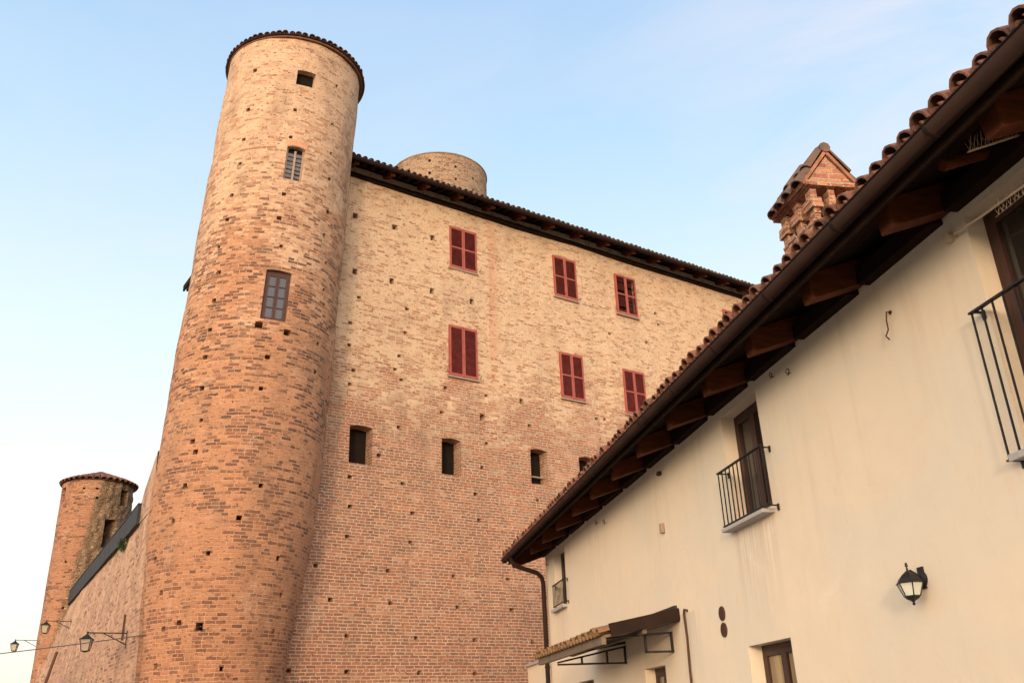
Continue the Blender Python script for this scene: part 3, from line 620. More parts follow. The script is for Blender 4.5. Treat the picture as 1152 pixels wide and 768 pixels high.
# tiled rim
tm = MB(); ztop = 20.15; cT = T1A + LEAN * (t1off(ztop) - 0.04)
bm_ = MB(); n = 72
for i in range(n):
    a, b = 2*math.pi*i/n, 2*math.pi*(i+1)/n
    for (r0, z0, r1, z1) in ((1.97, 0.0, 2.03, 0.0), (2.03, 0.0, 2.03, 0.035), (2.03, 0.035, 1.9, 0.035)):
        bm_.quad([cT + Vector((math.sin(x), math.cos(x), 0)) * r + Z * (ztop + zz) for x, r, zz in ((a, r0, z0), (b, r0, z0), (b, r1, z1), (a, r1, z1))])
M['rimb'] = simple_mat('rim_brick', (0.30, 0.12, 0.07), 0.9, scale=9, col2=(0.16, 0.08, 0.05)); bm_.build('rim_course', M['rimb'], T1)
nt_ = 70
for i in range(nt_):
    a = 2*math.pi*i/nt_ + random.uniform(-0.006, 0.006); dr = Vector((math.sin(a), math.cos(a), 0)); sd_ = dr.cross(Z)
    ax = (-dr + Z * 0.22).normalized(); up = (Z + dr * 0.22).normalized()
    for j in range(5):
        r_ = 2.08 - j * 0.38; sc = max(0.3, r_ / 2.2)
        if j >= 3 and i % 2: continue
        tile(tm, cT + dr * (r_ + random.uniform(-0.02, 0.02)) + Z * (ztop + 0.07 + (2.2 - r_) * 0.22), (ax).normalized(), sd_, up, 0.44, 0.095 * max(sc, 0.75), 0.07 * sc, thick=(j == 0))
        a2 = a + math.pi / nt_; dr2 = Vector((math.sin(a2), math.cos(a2), 0))
        if j < 3: tile(tm, cT + dr2 * (r_ - 0.02) + Z * (ztop + 0.10 + (2.2 - r_) * 0.22), (-dr2 + Z * 0.22).normalized(), dr2.cross(Z), up, 0.44, 0.08 * sc, 0.065 * sc, thick=(j == 0), inv=True, n=5)
for i in range(n):
    a, b = 2*math.pi*i/n, 2*math.pi*(i+1)/n
    tm.quad([cT + Vector((math.sin(a), math.cos(a), 0)) * 2.1 + Z * (ztop + 0.05), cT + Vector((math.sin(b), math.cos(b), 0)) * 2.1 + Z * (ztop + 0.05), cT + Z * (ztop + 0.5)])
tm.build('tiled_roof', M['tile_dark'], T1)

# ================================================================== DRUM TOWER BEHIND THE ROOF
T3c = Vector((-3.13, 35.86, 0)); R3 = 2.24
T3 = thing('drum_tower', T3c, 'squat bare brick round tower top rising behind the castle roof', 'tower')
dh = []
for a, z in ((-28, 24.6), (-2, 24.85), (28, 24.6), (-28, 24.0), (-2, 24.2), (28, 23.95), (52, 24.3), (52, 23.7), (0, 23.5), (-52, 24.3)): dh.append((a - 5, a - 2, z - 0.06, z + 0.07, 0.35))
def f3(u, v, d):
    a = rad(u); q = 0.03 * noise.noise(Vector((u * 0.03, v * 0.8, 2)))
    return T3c + Vector((math.sin(a), -math.cos(a), 0)) * (R3 - d + q) + Z * v
mb = MB(); pierced(mb, f3, breaks(-180, 180, 5, [x for h in dh for x in h[:2]]), breaks(0, 25.25, 0.5, [x for h in dh for x in h[2:4]]), dh, uscale=rad(1) * R3)
mb.build('wall', [M['drum'], M['dark']], T3)
cp = MB()
for i in range(n):
    a, b = 2*math.pi*i/n, 2*math.pi*(i+1)/n; q0, q1 = 0.015 * noise.noise(Vector((i * .7, 0, 0))), 0.015 * noise.noise(Vector(((i + 1) % n * .7, 0, 0)))
    P_ = [(2.2, 0, 0), (R3 + 0.03, 0, 0), (R3 + 0.03, 0.05, 0), (1.9, 0.07, 0)]
    for k in range(3):
        cp.quad([T3c + Vector((math.sin(x), math.cos(x), 0)) * (r) + Z * (25.25 + zz + qq) for x, r, zz, qq in ((a, P_[k][0], P_[k][1], q0), (b, P_[k][0], P_[k][1], q1), (b, P_[k+1][0], P_[k+1][1], q1), (a, P_[k+1][0], P_[k+1][1], q0))])
cp.build('stone_coping', M['old_wood'] if False else M['drum'], T3)

# ================================================================== FAR RUINED TOWER
T2c = Vector((-18.06, 37.92, 0)); R2_ = 1.43
T2 = thing('far_tower', T2c, 'distant slender round brick tower with rough stone scar and low conical tile roof', 'tower')
h2 = [(42, 64, 8.95, 10.12, 0.7), (65, 82, 10.78, 11.45, 0.7), (-54, -36, 10.9, 11.5, 0.6), (20, 25, 11.3, 11.38, 0.2), (0, 4, 11.3, 11.38, 0.2), (22, 26, 10.9, 11.0, 0.2), (-12, -8, 8.3, 8.4, 0.2), (-5, -1, 6.5, 6.6, 0.2), (100, 106, 10.0, 10.2, 0.2)]
def f2(u, v, d):
    a = rad(u); ruin = max(0, min(1, (u - 27 + (11.3 - v) * 7) / 12)) * max(0, min(1, (130 - u) / 12))
    q = 0.02 * noise.noise(Vector((u * 0.03, v * 0.8, 2))) + ruin * (-0.05 + 0.09 * noise.noise(Vector((u * 0.12, v * 3.5, 2))))
    rr = R2_ + 0.05 * max(0, 1 - v / 9)
    return T2c + Vector((math.sin(a), -math.cos(a), 0)) * (rr - d + q) + Z * v
mb = MB(); pierced(mb, f2, breaks(-180, 180, 3, [x for h in h2 for x in h[:2]]), breaks(0, 11.72, 0.16, [x for h in h2 for x in h[2:4]]), h2, uscale=rad(1) * R2_)
mb.build('wall', [M['far_tower'], M['dark']], T2)
tm = MB()
for i in range(36):
    a = 2*math.pi*i/36; dr = Vector((math.sin(a), math.cos(a), 0)); sd_ = dr.cross(Z); ax = (-dr + Z * 0.5).normalized(); up = (Z + dr * 0.5).normalized()
    for j in range(4):
        r_ = 1.54 - j * 0.36; sc = r_ / 1.54
        if j == 3 and i % 2: continue
        tile(tm, T2c + dr * r_ + Z * (11.74 + (1.54 - r_) * 0.42), ax, sd_, up, 0.42, 0.12 * max(sc, .6), 0.11 * sc, thick=(j == 0))
for i in range(36):
    a, b = 2*math.pi*i/36, 2*math.pi*(i+1)/36
    tm.quad([T2c + Vector((math.sin(a), math.cos(a), 0)) * 1.52 + Z * 11.72, T2c + Vector((math.sin(b), math.cos(b), 0)) * 1.52 + Z * 11.72, T2c + Z * 12.36])
    tm.quad([T2c + Vector((math.sin(a), math.cos(a), 0)) * 1.52 + Z * 11.715, T2c + Vector((math.sin(b), math.cos(b), 0)) * 1.52 + Z * 11.715, T2c + Z * 11.72])
tm.build('conical_roof', M['tile'], T2)

# ================================================================== CURTAIN WALL
CW = thing('curtain_wall', cwall(8, 0), 'long battered brick curtain wall running from the leaning tower to the far tower', 'wall')
hc = [(0.9, 1.0, 6.1, 6.5, 0.2), (1.6, 1.7, 5.6, 5.85, 0.2), (7.0, 7.15, 5.2, 5.35, 0.2), (3.2, 3.3, 5.0, 5.2, 0.2), (9.6, 9.8, 5.3, 5.5, 0.2), (5.0, 5.1, 3.6, 3.75, 0.2), (12, 12.2, 5.9, 6.1, 0.2), (2.0, 2.1, 3.0, 3.2, .2)]
def fc(u, v, d):
    q = 0.05 * noise.noise(Vector((u * 0.4, v * 0.5, 7))) + 0.015 * noise.noise(Vector((u * 2, v * 2, 7)))
    if u < 0.3: u -= 0.75 * max(0, 6.2 - v) / 6.2
    return cwall(u, v, q - d)
mb = MB(); pierced(mb, fc, breaks(-0.05, 20.5, 0.4, [x for h in hc for x in h[:2]]), breaks(0, 6.7, 0.35, [x for h in hc for x in h[2:4]]), hc)
T = 0.8
mb.quad([cwall(-0.05, 6.7), cwall(20.5, 6.7), cwall(20.5, 6.7, -T), cwall(-0.05, 6.7, -T)], [(0, 0), (21, 0), (21, T), (0, T)])
mb.quad([cwall(-0.05, 0, -T-1.8), cwall(20.5, 0, -T-1.8), cwall(20.5, 6.7, -T), cwall(-0.05, 6.7, -T)], [(0, 0), (21, 0), (21, 6.7), (0, 6.7)])
for j in range(12):      # end of the wall, closing against the tower
    za, zb = 6.7 * j / 12, 6.7 * (j + 1) / 12; pa, pb_ = fc(-0.05, za, 0), fc(-0.05, zb, 0)
    mb.quad([pa, pb_, pb_ + WN * 1.2 + WS * 0.5, pa + WN * 1.2 + WS * 0.5], [(0, za), (0, zb), (1.2, zb), (1.2, za)])
# raking masonry stub against the leaning tower
prof = [(-0.05, 6.7), (-0.05, 8.16), (0.35, 8.0), (0.9, 7.72), (1.3, 7.55), (1.75, 7.2), (1.95, 6.9), (2.05, 6.7)]
for i in range(1, len(prof) - 1):
    mb.quad([cwall(*prof[0], 0.01), cwall(*prof[i], 0.01), cwall(*prof[i+1], 0.01)], [prof[0], prof[i], prof[i+1]])
    mb.quad([cwall(*prof[0], -0.7), cwall(*prof[i+1], -0.7), cwall(*prof[i], -0.7)], [prof[0], prof[i+1], prof[i]])
    mb.quad([cwall(*prof[i], 0.01), cwall(*prof[i+1], 0.01), cwall(*prof[i+1], -0.7), cwall(*prof[i], -0.7)], [prof[i], prof[i+1], (prof[i+1][0], prof[i+1][1]+.7), (prof[i][0], prof[i][1]+.7)])
mb.build('wall', [M['curtain'], M['dark']], CW)
sm = MB()
aa = 1.55
while aa < 18.4:
    sm.box(cwall(aa + 0.5, 6.91 + 0.01 * math.sin(aa * 5), 0.05), WS * 0.485, WN * 0.04, Z * 0.25); aa += 1.0
sm.beam(cwall(1.55, 7.19, 0.03), cwall(18.4, 7.19, 0.03), WN * 0.07, Z * 0.014)
sm.build('metal_parapet', M['sheet'], CW)
pb = MB(); pb.tube([cwall(14.0, 4.6, 0.06), cwall(14.0, 0, 0.1)], 0.06, 8); pb.build('drain_pipe', M['rust'], CW)
pb = MB(); pb.box(cwall(1.5, 4.15, 0.03), WS * 0.02, WN * 0.02, Z * 0.3)
pb.build('iron_tie', M['rust'], CW)

# weeds
def tuft(name, base, nrm, r, n_, mat, label, cat, ln=0.09):
    mb = MB(); rnd_ = random.Random(3)
    for i in range(n_):
        d = Vector((rnd_.gauss(0, 1), rnd_.gauss(0, 1), rnd_.gauss(0, 1))).normalized(); d = (d + nrm * 0.8).normalized()
        p = base + d * r * rnd_.uniform(0.2, 1.0); s_ = d.cross(Vector((rnd_.random(), rnd_.random(), rnd_.random()))).normalized() * ln * 0.3
        t_ = d * ln + Z * ln * rnd_.uniform(-.5, .5)
        mb.quad([p, p + t_ * 0.5 + s_, p + t_, p + t_ * 0.5 - s_])
    for k in range(6): mb.tube([base - nrm * 0.05, base + (nrm + Vector((rnd_.uniform(-1,1), rnd_.uniform(-1,1), rnd_.uniform(-.6,1)))).normalized() * r * 0.8], 0.006, 5)
    return tag(mb.build(name, mat), label, cat)
tuft('weed', cwall(3.5, 6.5, 0.02), -WN, 0.16, 160, M['leaf'], 'small green weed rooted high on the curtain wall under the metal parapet', 'plant')

# ================================================================== STREET LANTERNS
def lantern_mesh(parent, tip, hh, wt, wbm, glass, post_up=0.1):
    """hanging four sided lantern, tip = point where it hangs"""
    X, Y = HS, HN
    def ring(z, w_): return [tip + X * (i * w_) + Y * (j * w_) + Z * z for i, j in ((-1, -1), (1, -1), (1, 1), (-1, 1))]
    zt, zb = -post_up - hh * 0.30, -post_up - hh * 0.93
    roof = MB(); a = ring(zt, wt * 1.25); b = ring(zt + hh * 0.10, wt * 0.8); c_ = ring(zt + hh * 0.24, wt * 0.28); d_ = ring(zt + hh * 0.30, wt * 0.22)
    for r1, r2 in ((a, b), (b, c_), (c_, d_)):
        for k in range(4): roof.quad([r1[k], r1[(k+1) % 4], r2[(k+1) % 4], r2[k]])
    roof.quad(a); roof.quad(d_)
    roof.tube([tip + Z * (zt + hh * 0.3), tip + Z * 0.02], 0.014, 8)
    roof.build('hood', M['iron'], parent)
    cage = MB(); e = ring(zt, wt); f_ = ring(zb, wbm)
    for k in range(4):
        cage.tube([e[k], f_[k]], 0.009, 5); cage.tube([f_[k], f_[(k+1) % 4]], 0.009, 5)
    cage.build('cage', M['iron'], parent)
    gm = MB(); e = ring(zt, wt * 0.95); f_ = ring(zb, wbm * 0.95)
    for k in range(4): gm.quad([e[k], e[(k+1) % 4], f_[(k+1) % 4], f_[k]])
    gm.build('glass', glass, parent)
    bt = MB(); f_ = ring(zb, wbm); 
    h_ = ring(zb - hh * 0.07, wbm * 0.4)
    for k in range(4): bt.quad([f_[k], f_[(k+1) % 4], h_[(k+1) % 4], h_[k]])
    bt.quad(h_); bt.build('base', M['iron'], parent)
def street_lantern(root, out, arm, size, label):
    T_ = thing('street_lantern', root, label, 'lantern', 'lanterns on long wall brackets')
    b = MB(); tip = root + out * arm
    b.tube([root, tip], 0.014, 6); b.tube([root - Z * 0.26, root + out * arm * 0.62], 0.012, 6)
    b.box(root - Z * 0.14 + out * 0.008, out.cross(Z) * 0.02, out * 0.01, Z * 0.2); b.tube([tip - out * 0.0 + Z * 0.03, tip - Z * 0.03], 0.02, 6)
    b.build('bracket', M['iron'], T_)
    lantern_mesh(T_, tip, 0.40 * size, 0.12 * size, 0.075 * size, M['lglass'], 0.03)
    return T_
street_lantern(cwall(0.95, 3.96, 0.02), -WN, 0.86, 1.0, 'nearest and largest lantern on a bracket beside the leaning tower base')
street_lantern(cwall(13.2, 5.55, 0.03), -WN, 0.78, 1.0, 'middle lantern on a wall bracket high along the curtain wall')
_r = Vector((-19.35, 37.35, 5.45))
street_lantern(_r, -WN, 0.80, 1.0, 'farthest small lantern bracketed from the far tower, seen against the sky')

# cable
cb = MB(); pA = t1p(-12, 4.02, -0.02); pB = Vector((-26, 24, 3.9)); pts = []
P0 = t1p(12.5, 3.88, -0.01)
for i in range(25):
    t_ = i / 24; p = P0.lerp(Vector((-34.0, 29.0, 4.35)), t_); p.z -= 1.0 * 4 * t_ * (1 - t_) * 0.55; pts.append(p)
cb.tube(pts, 0.012, 6); tag(cb.build('overhead_cable', M['cable']), 'thin sagging overhead cable running left from the leaning tower', 'cable')

# bush at the foot of facade
tuft('dry_bush', castle(8.55, 2.45, 0.35), -CN, 0.32, 900, M['dry'], 'greyish dry bush top against the castle wall by the leaning tower', 'bush', 0.07)
bpy.data.objects['dry_bush']
bs = MB(); bs.tube([castle(8.55, 0, 0.35), castle(8.55, 2.45, 0.35)], 0.03, 6)
bo = bs.build('stem', M['old_wood']); bo.parent = bpy.data.objects['dry_bush']

# ================================================================== HOUSE
HO = thing('house', house(8, 0), 'cream plastered house with deep timber eaves, brown gutter and iron balconies', 'house')
HE = 20.25; HZ = 5.20; SLP = 0.36
hw_ = {'bal1': (9.0, 10.0, 3.70, 5.02, 0.24), 'bal2': (4.2, 5.22, 3.2, 5.06, 0.24), 'small': (18.42, 19.42, 3.86, 5.02, 0.22),
       'g1': (9.03, 10.1, 0.95, 2.335, 0.22), 'g2': (12.93, 13.86, 0.0, 2.32, 0.22), 'g3': (16.79, 17.89, 0.95, 2.33, 0.22), 'g4': (0.2, 1.3, 0.95, 2.33, 0.22)}
holes = [v for v in hw_.values()]
def fh(u, v, d): return house(u, v, -d + 0.012 * noise.noise(Vector((u * 0.7, v * 0.7, 4))))
us = breaks(-6, HE, 0.5, [x for h in holes for x in h[:2]]); vs = breaks(0, HZ, 0.5, [x for h in holes for x in h[2:4]])
mb = MB(); pierced(mb, fh, us, vs, holes, backmi=0)
HW = 7.6; ridge = HZ + 0.2 + SLP * HW / 2
for s_ in (HE, -6):
    pp = [house(s_, 0), house(s_, 0, -HW), house(s_, HZ, -HW), house(s_, ridge, -HW/2), house(s_, HZ)]
    mb.quad(pp, [(0, 0), (HW, 0), (HW, HZ), (HW/2, ridge), (0, HZ)])
mb.quad([house(-6, 0, -HW), house(HE, 0, -HW), house(HE, HZ, -HW), house(-6, HZ, -HW)], [(0, 0), (26, 0), (26, HZ), (0, HZ)])
mb.build('wall', [M['plaster']], HO)
def hoff(s, o, dz=0.0): return house(s, 5.41 - SLP * o + dz, o)
uph = (HN + Z * SLP).normalized(); nup = HS.cross(uph); nup = nup if nup.z > 0 else -nup
# soffit boards running along the eaves
db = MB(); E0, E1 = -6.4, 20.82
for i in range(7):
    o = -0.22 + i * 0.155
    dz = 0.012 * (i % 2)
    db.box(hoff((E0+E1)/2, o, 0.03 + dz), HS * (E1-E0)/2, uph * 0.068, nup * 0.011)
db.box(hoff((E0+E1)/2, 0.25, 0.062), HS * (E1-E0)/2, uph * 0.6, nup * 0.008)
db.build('soffit_boards', M['wood_dark'], HO)
bs_ = [4.12, 5.36, 6.62, 7.86, 9.06, 10.3, 11.56, 12.82, 14.07, 15.32, 16.58, 17.84, 19.06, 2.9, 1.65, 0.4, -0.85, -2.1, -3.4, -4.6]
for s_ in bs_:
    rb = MB(); o0, o1 = -0.3, 0.60
    hw, hh = 0.085, 0.125
    P_ = []
    for sx_ in (-hw, hw):
        top0, top1 = hoff(s_ + sx_, o0, 0.012), hoff(s_ + sx_, o1, 0.012)
        bot0, bot1 = hoff(s_ + sx_, o0, 0.012 - 2*hh), hoff(s_ + sx_, o1 - 0.03, 0.012 - 2*hh)
        P_.append([top0, top1, bot1, bot0])
    a, b = P_
    rb.quad(a); rb.quad(b[::-1])
    for k in range(4): rb.quad([a[k], b[k], b[(k+1) % 4], a[(k+1) % 4]])
    rb.build('eave_beam', M['wood'], HO, bevel=0.008)
# corner beam and wall plate
rb = MB(); rb.box(hoff(20.6, 0.22, -0.11), HS * 0.10, uph * 0.52, nup * 0.125); rb.build('corner_beam', M['wood'], HO, bevel=0.008)
rb = MB()
xs_ = sorted(bs_) + [20.5]
for a, b in zip(xs_[:-1], xs_[1:]): rb.beam(house(a + 0.09, 5.20, 0.05), house(b - 0.09, 5.20, 0.05), HN * 0.06, Z * 0.075)
rb.build('wall_top_board', M['wood_dark'], HO)
gb = MB(); gutter(gb, lambda s, dz, do: house(s, 5.15 + dz, 0.83 + do), -6.4, 20.86, r=0.078, n=13)
GU = gb.build('gutter', M['gutter'], HO, smooth=True)
for i in range(22):
    s_ = -5.6 + i * 1.24; b = MB()
    pts = [house(s_, 5.15 - math.sin(a) * 0.081, 0.83 + math.cos(a) * 0.081) for a in [math.pi * k / 8 for k in range(9)]]
    for k in range(8): b.beam(pts[k], pts[k+1], HS * 0.012, (pts[k] - house(s_, 5.15, 0.83)).normalized() * 0.003)
    o_ = b.build('gutter_strap', M['gutter'], None); o_.parent = GU
# fascia board behind the gutter
fb_ = MB(); fb_.beam(house(-6.4, 5.10, 0.735), house(20.82, 5.10, 0.735), HN * 0.012, Z * 0.07); fb_.build('fascia', M['wood_dark'], HO)
# downpipe
dp = MB(); pts = [house(20.1, 5.10, 0.83), house(20.1, 4.98, 0.80), house(20.12, 4.88, 0.68), house(20.14, 4.80, 0.42), house(20.15, 4.74, 0.22), house(20.16, 4.64, 0.12), house(20.16, 4.5, 0.09), house(20.16, 2, 0.09), house(20.16, 0, 0.09)]
dp.tube(pts, 0.05, 12)
DP = dp.build('downpipe', M['gutter'], HO, smooth=True)
for z in (4.2, 2.75, 1.2):
    b = MB(); b.tube([house(20.16, z - 0.02, 0.09), house(20.16, z + 0.02, 0.09)], 0.057, 12); o_ = b.build('pipe_clamp', M['gutter'], None); o_.parent = DP
# tiled roof
rf = MB(); sdir = HN + Z * SLP
tiled_slope(rf, hoff(-6.4, 0.84, 0.07), HS, sdir, 27.2, 4.75, pitch=0.2, rowl=0.36, r=0.086, jit=1.8, hf=1.12)
Rg0, Rg1 = hoff(-6.4, -HW/2 - 0.1, 0.12), hoff(20.8, -HW/2 - 0.1, 0.12)
e0_, e1_ = hoff(-6.4, 0.8, 0.08), hoff(20.8, 0.8, 0.08); b0_, b1_ = house(-6.4, 5.1, -HW - 0.8), house(20.8, 5.1, -HW - 0.8)
rf.quad([e0_, e1_, Rg1, Rg0]); rf.quad([Rg0, Rg1, b1_, b0_])
rf.tube([Rg0 + Z * 0.05, Rg1 + Z * 0.05], 0.1, 8)
rf.build('roof', M['tile'], HO)

# windows and doors of the house
def hbox(mb, s, z, o, hs, hz, ho): mb.box(house(s, z, o), HS * hs, HN * ho, Z * hz)
def hwin(key, name, panes=1, mid=True, d=0.19, fw=0.06, cloth=False):
    s0, s1, z0, z1, dep = hw_[key]; fr = MB(); zc, hz = (z0+z1)/2, (z1-z0)/2
    hbox(fr, s0 + fw/2, zc, -d, fw/2, hz, 0.025); hbox(fr, s1 - fw/2, zc, -d, fw/2, hz, 0.025)
    hbox(fr, (s0+s1)/2, z1 - fw/2, -d, (s1-s0)/2 - fw, fw/2, 0.025); hbox(fr, (s0+s1)/2, z0 + fw/2, -d, (s1-s0)/2 - fw, fw/2, 0.025)
    W = fr.build(name, M['frame'], HO, bevel=0.004)
    leaves = [(s0 + fw, (s0+s1)/2 - 0.003), ((s0+s1)/2 + 0.003, s1 - fw)] if mid else [(s0 + fw, s1 - fw)]
    for a, b in leaves:
        lf = MB(); st = 0.06; y0, y1 = z0 + fw, z1 - fw; yc, hy = (y0+y1)/2, (y1-y0)/2
        hbox(lf, a + st/2, yc, -d + 0.012, st/2, hy, 0.022); hbox(lf, b - st/2, yc, -d + 0.012, st/2, hy, 0.022)
        hbox(lf, (a+b)/2, y1 - st/2, -d + 0.012, (b-a)/2 - st, st/2, 0.022); hbox(lf, (a+b)/2, y0 + st/2, -d + 0.012, (b-a)/2 - st, st/2, 0.022)
        o_ = lf.build('casement', M['frame'], None, bevel=0.004); o_.parent = W
        gl = MB(); hbox(gl, (a+b)/2, yc, -d, (b-a)/2 - st + 0.005, hy - st + 0.005, 0.004)
        o_ = gl.build('pane', M['pane'] if not cloth else M['curtain_cloth'], None); o_.parent = W
    return W
def pane_mat():
    mt, t, b = new_mat('dark_pane_glass'); b.inputs['Base Color'].default_value = (0.025, 0.02, 0.016, 1); b.inputs['Roughness'].default_value = 0.05; b.inputs['Specular IOR Level'].default_value = 0.6
    return mt
M['pane'] = pane_mat()
def curtain_pane():
    mt, t, b = new_mat('curtained_pane'); tcn = nd(t, 'ShaderNodeTexCoord').outputs['Object']
    n1 = noise_n(t, scalev(t, tcn, (9, 9, 0.4)), 2.0, 3); c = mix_n(t, mrange(t, n1, 0.35, 0.65), (0.34, 0.24, 0.12), (0.20, 0.13, 0.07))
    t.links.new(c, b.inputs['Base Color']); b.inputs['Roughness'].default_value = 0.7; b.inputs['Coat Weight'].default_value = 0.6; b.inputs['Coat Roughness'].default_value = 0.05
    return mt
M['curtain_cloth'] = curtain_pane()
hwin('bal1', 'balcony_door'); hwin('bal2', 'balcony_door', cloth=False)
hwin('small', 'window'); hwin('g1', 'window', cloth=True); hwin('g2', 'front_door', cloth=True); hwin('g3', 'window'); hwin('g4', 'window')
# sills
for (a, b, z, o, hz) in ((8.97, 10.1, 3.64, 0.06, 0.022), (18.4, 19.5, 3.82, 0.04, 0.03), (4.15, 5.3, 3.17, 0.035, 0.025)):
    mb = MB(); mb.box(house((a+b)/2, z, o - 0.04), HS * (b-a)/2, HN * (0.06 + o), Z * hz); mb.build('door_sill', M['stone'], HO, bevel=0.005)
# railings
def rail(s0, s1, z0, z1, o, nb):
    r = MB()
    r.beam(house(s0, z1, o), house(s1, z1, o), HN * 0.018, Z * 0.007); r.beam(house(s0, z0, o), house(s1, z0, o), HN * 0.015, Z * 0.006)
    for ss in (s0, s1):
        for z in (z0, z1):
            r.beam(house(ss + (0.06 if ss == s0 else -0.06), z - 0.012, o), house(ss + (0.06 if ss == s0 else -0.06), z - 0.012, 0.0), HS * 0.012, Z * 0.006)
            r.box(house(ss + (0.06 if ss == s0 else -0.06), z - 0.03, 0.006), HS * 0.018, HN * 0.004, Z * 0.035)
    for i in range(nb + 1):
        ss = s0 + 0.02 + (s1 - s0 - 0.04) * i / nb
        r.beam(house(ss, z0, o), house(ss, z1, o), HS * 0.006, HN * 0.006)
    r.build('balcony_rail', M['iron'], HO)
rail(8.80, 10.05, 3.68, 4.32, 0.12, 11)
rail(4.05, 5.33, 3.16, 4.28, 0.07, 11)
rail(18.2, 19.4, 3.90, 4.34, 0.06, 10)
# chimney
CHc = 8.52
def ch(s, o, z): return house(s, z, o)
cm = MB()
s0c, s1c, oA, oB = 8.10, 8.88, -0.60, -1.16
sc_, oc_ = (s0c+s1c)/2, (oA+oB)/2; hs, ho = (s1c-s0c)/2, abs(oB-oA)/2
def cbox(mb, s, o, z, a, b_, c_):
    """box with brick uv in metres"""
    q = [house(s + i*a, z + k*c_, o + j*b_) for k in (-1, 1) for j in (-1, 1) for i in (-1, 1)]
    for f_, ax_ in (((0, 1, 5, 4), 's'), ((2, 6, 7, 3), 's2'), ((0, 4, 6, 2), 'o'), ((1, 3, 7, 5), 'o2'), ((0, 2, 3, 1), 't'), ((4, 5, 7, 6), 't')):
        uv = []
        for idx in f_:
            i, j, k = (1 if idx & 1 else -1), (1 if idx & 2 else -1), (1 if idx & 4 else -1)
            u = (s + i*a) if ax_[0] == 's' else (o + j*b_ if ax_[0] == 'o' else s + i*a); v = z + k*c_ if ax_[0] != 't' else o + j*b_
            uv.append((u, v))
        mb.quad([q[x] for x in f_], uv)
cbox(cm, sc_, oc_, 6.2, hs, ho, 0.62)
# piers, staggered brick columns
def pier(s, o):
    z = 6.82; k = 0
    while z < 7.22:
        j = 0.022 if (k // 2) % 2 else -0.012
        cbox(cm, s + random.uniform(-.006, .006), o + random.uniform(-.006, .006), z + 0.033, 0.075 + j, 0.052 + j, 0.0325); z += 0.0665; k += 1
for i in range(3):
    for j in range(3):
        if i in (0, 2) or j in (0, 2): pier(s0c + 0.075 + (2*hs - 0.15) * i / 2, oA - 0.055 - (2*ho - 0.11) * j / 2)
for i in range(46):      # ragged lime mortar at the foot
    z = random.uniform(6.45, 6.85); s_ = random.uniform(s0c, s1c); o_ = random.uniform(oB, oA)
    cm.box(house(s_, z, oA + 0.004), HS * random.uniform(.015, .06), HN * 0.012, Z * random.uniform(.01, .03), 1)
    cm.box(house(s0c - 0.004, z, o_), HS * 0.012, HN * random.uniform(.015, .06), Z * random.uniform(.01, .03), 1)
M['lime'] = simple_mat('lime_mortar', (0.36, 0.25, 0.18), 0.9, scale=9, col2=(0.24, 0.13, 0.09))
cm.build('chimney', [M['chimney'], M['lime']], HO, bevel=0.006)
CH = bpy.data.objects.get('chimney')
def sub(mb, name, mat, par, root, **kw):
    o_ = mb.build(name, mat, None, **kw); o_.parent = par; return o_
k_ = MB(); cbox(k_, sc_, oc_, 7.255, hs + 0.05, ho + 0.05, 0.03); cbox(k_, sc_, oc_, 6.80, hs + 0.02, ho + 0.02, 0.02) if False else None
gz0, gz1 = 7.285, 7.66
for s_, sg in ((s0c - 0.01, -1), (s1c + 0.01, 1)):
    a, b, c_ = house(s_, gz0, oA + 0.02), house(s_, gz0, oB - 0.02), house(s_, gz1, oc_)
    k_.quad([a, b, c_], [(oA, gz0), (oB, gz0), (oc_, gz1)])
k_.box(house(sc_, 7.0, oc_), HS * (hs - 0.2), HN * (ho - 0.13), Z * 0.2)
sub(k_, 'chimney_gable', M['chimney'], CH, HO)
k_ = MB()
for sd_ in (1, -1):       # two steep little slopes of brick slabs with curved tiles on them
    eo = oA + 0.09 if sd_ > 0 else oB - 0.09
    top = house(s0c - 0.035, gz1 + 0.06, oc_); low = house(s0c - 0.035, gz0 - 0.04, eo); d_ = top - low; nn = HS.cross(d_).normalized(); nn = nn if nn.z > 0 else -nn
    L_ = HS * (2*hs + 0.05)
    k_.box((top + low) / 2 + L_ / 2, L_ / 2, d_ / 2, nn * 0.02)
M['slab'] = simple_mat('old_brick_slab', (0.40, 0.17, 0.10), 0.9, scale=12, bump=0.005, col2=(0.16, 0.08, 0.05)); sub(k_, 'chimney_slabs', M['slab'], CH, HO)
k_ = MB()
for sd_ in (1, -1):
    eo = oA + 0.10 if sd_ > 0 else oB - 0.10
    top = house(s0c - 0.035, gz1 + 0.065, oc_); low = house(s0c - 0.035, gz0 - 0.05, eo); d_ = (top - low); nn = HS.cross(d_).normalized(); nn = nn if nn.z > 0 else -nn
    for i in range(4):
        for j in range(2):
            tile(k_, low + HS * (0.09 + i * 0.20 + random.uniform(-.02, .02)) + d_ * (0.48 * j - random.uniform(0, .1)) + nn * (0.02 + 0.01 * j + random.uniform(-.01, .025)), d_.normalized() + nn * random.uniform(-0.02, 0.06) + HS * random.uniform(-.08, .08), HS, nn, d_.length * random.uniform(.52, .64), random.uniform(.085, .105), 0.08)
k_.tube([house(s0c - 0.05, gz1 + 0.11, oc_), house(s1c, gz1 + 0.10, oc_)], [0.07, 0.06], 8)
sub(k_, 'chimney_tiles', M['tile_dark'], CH, HO)
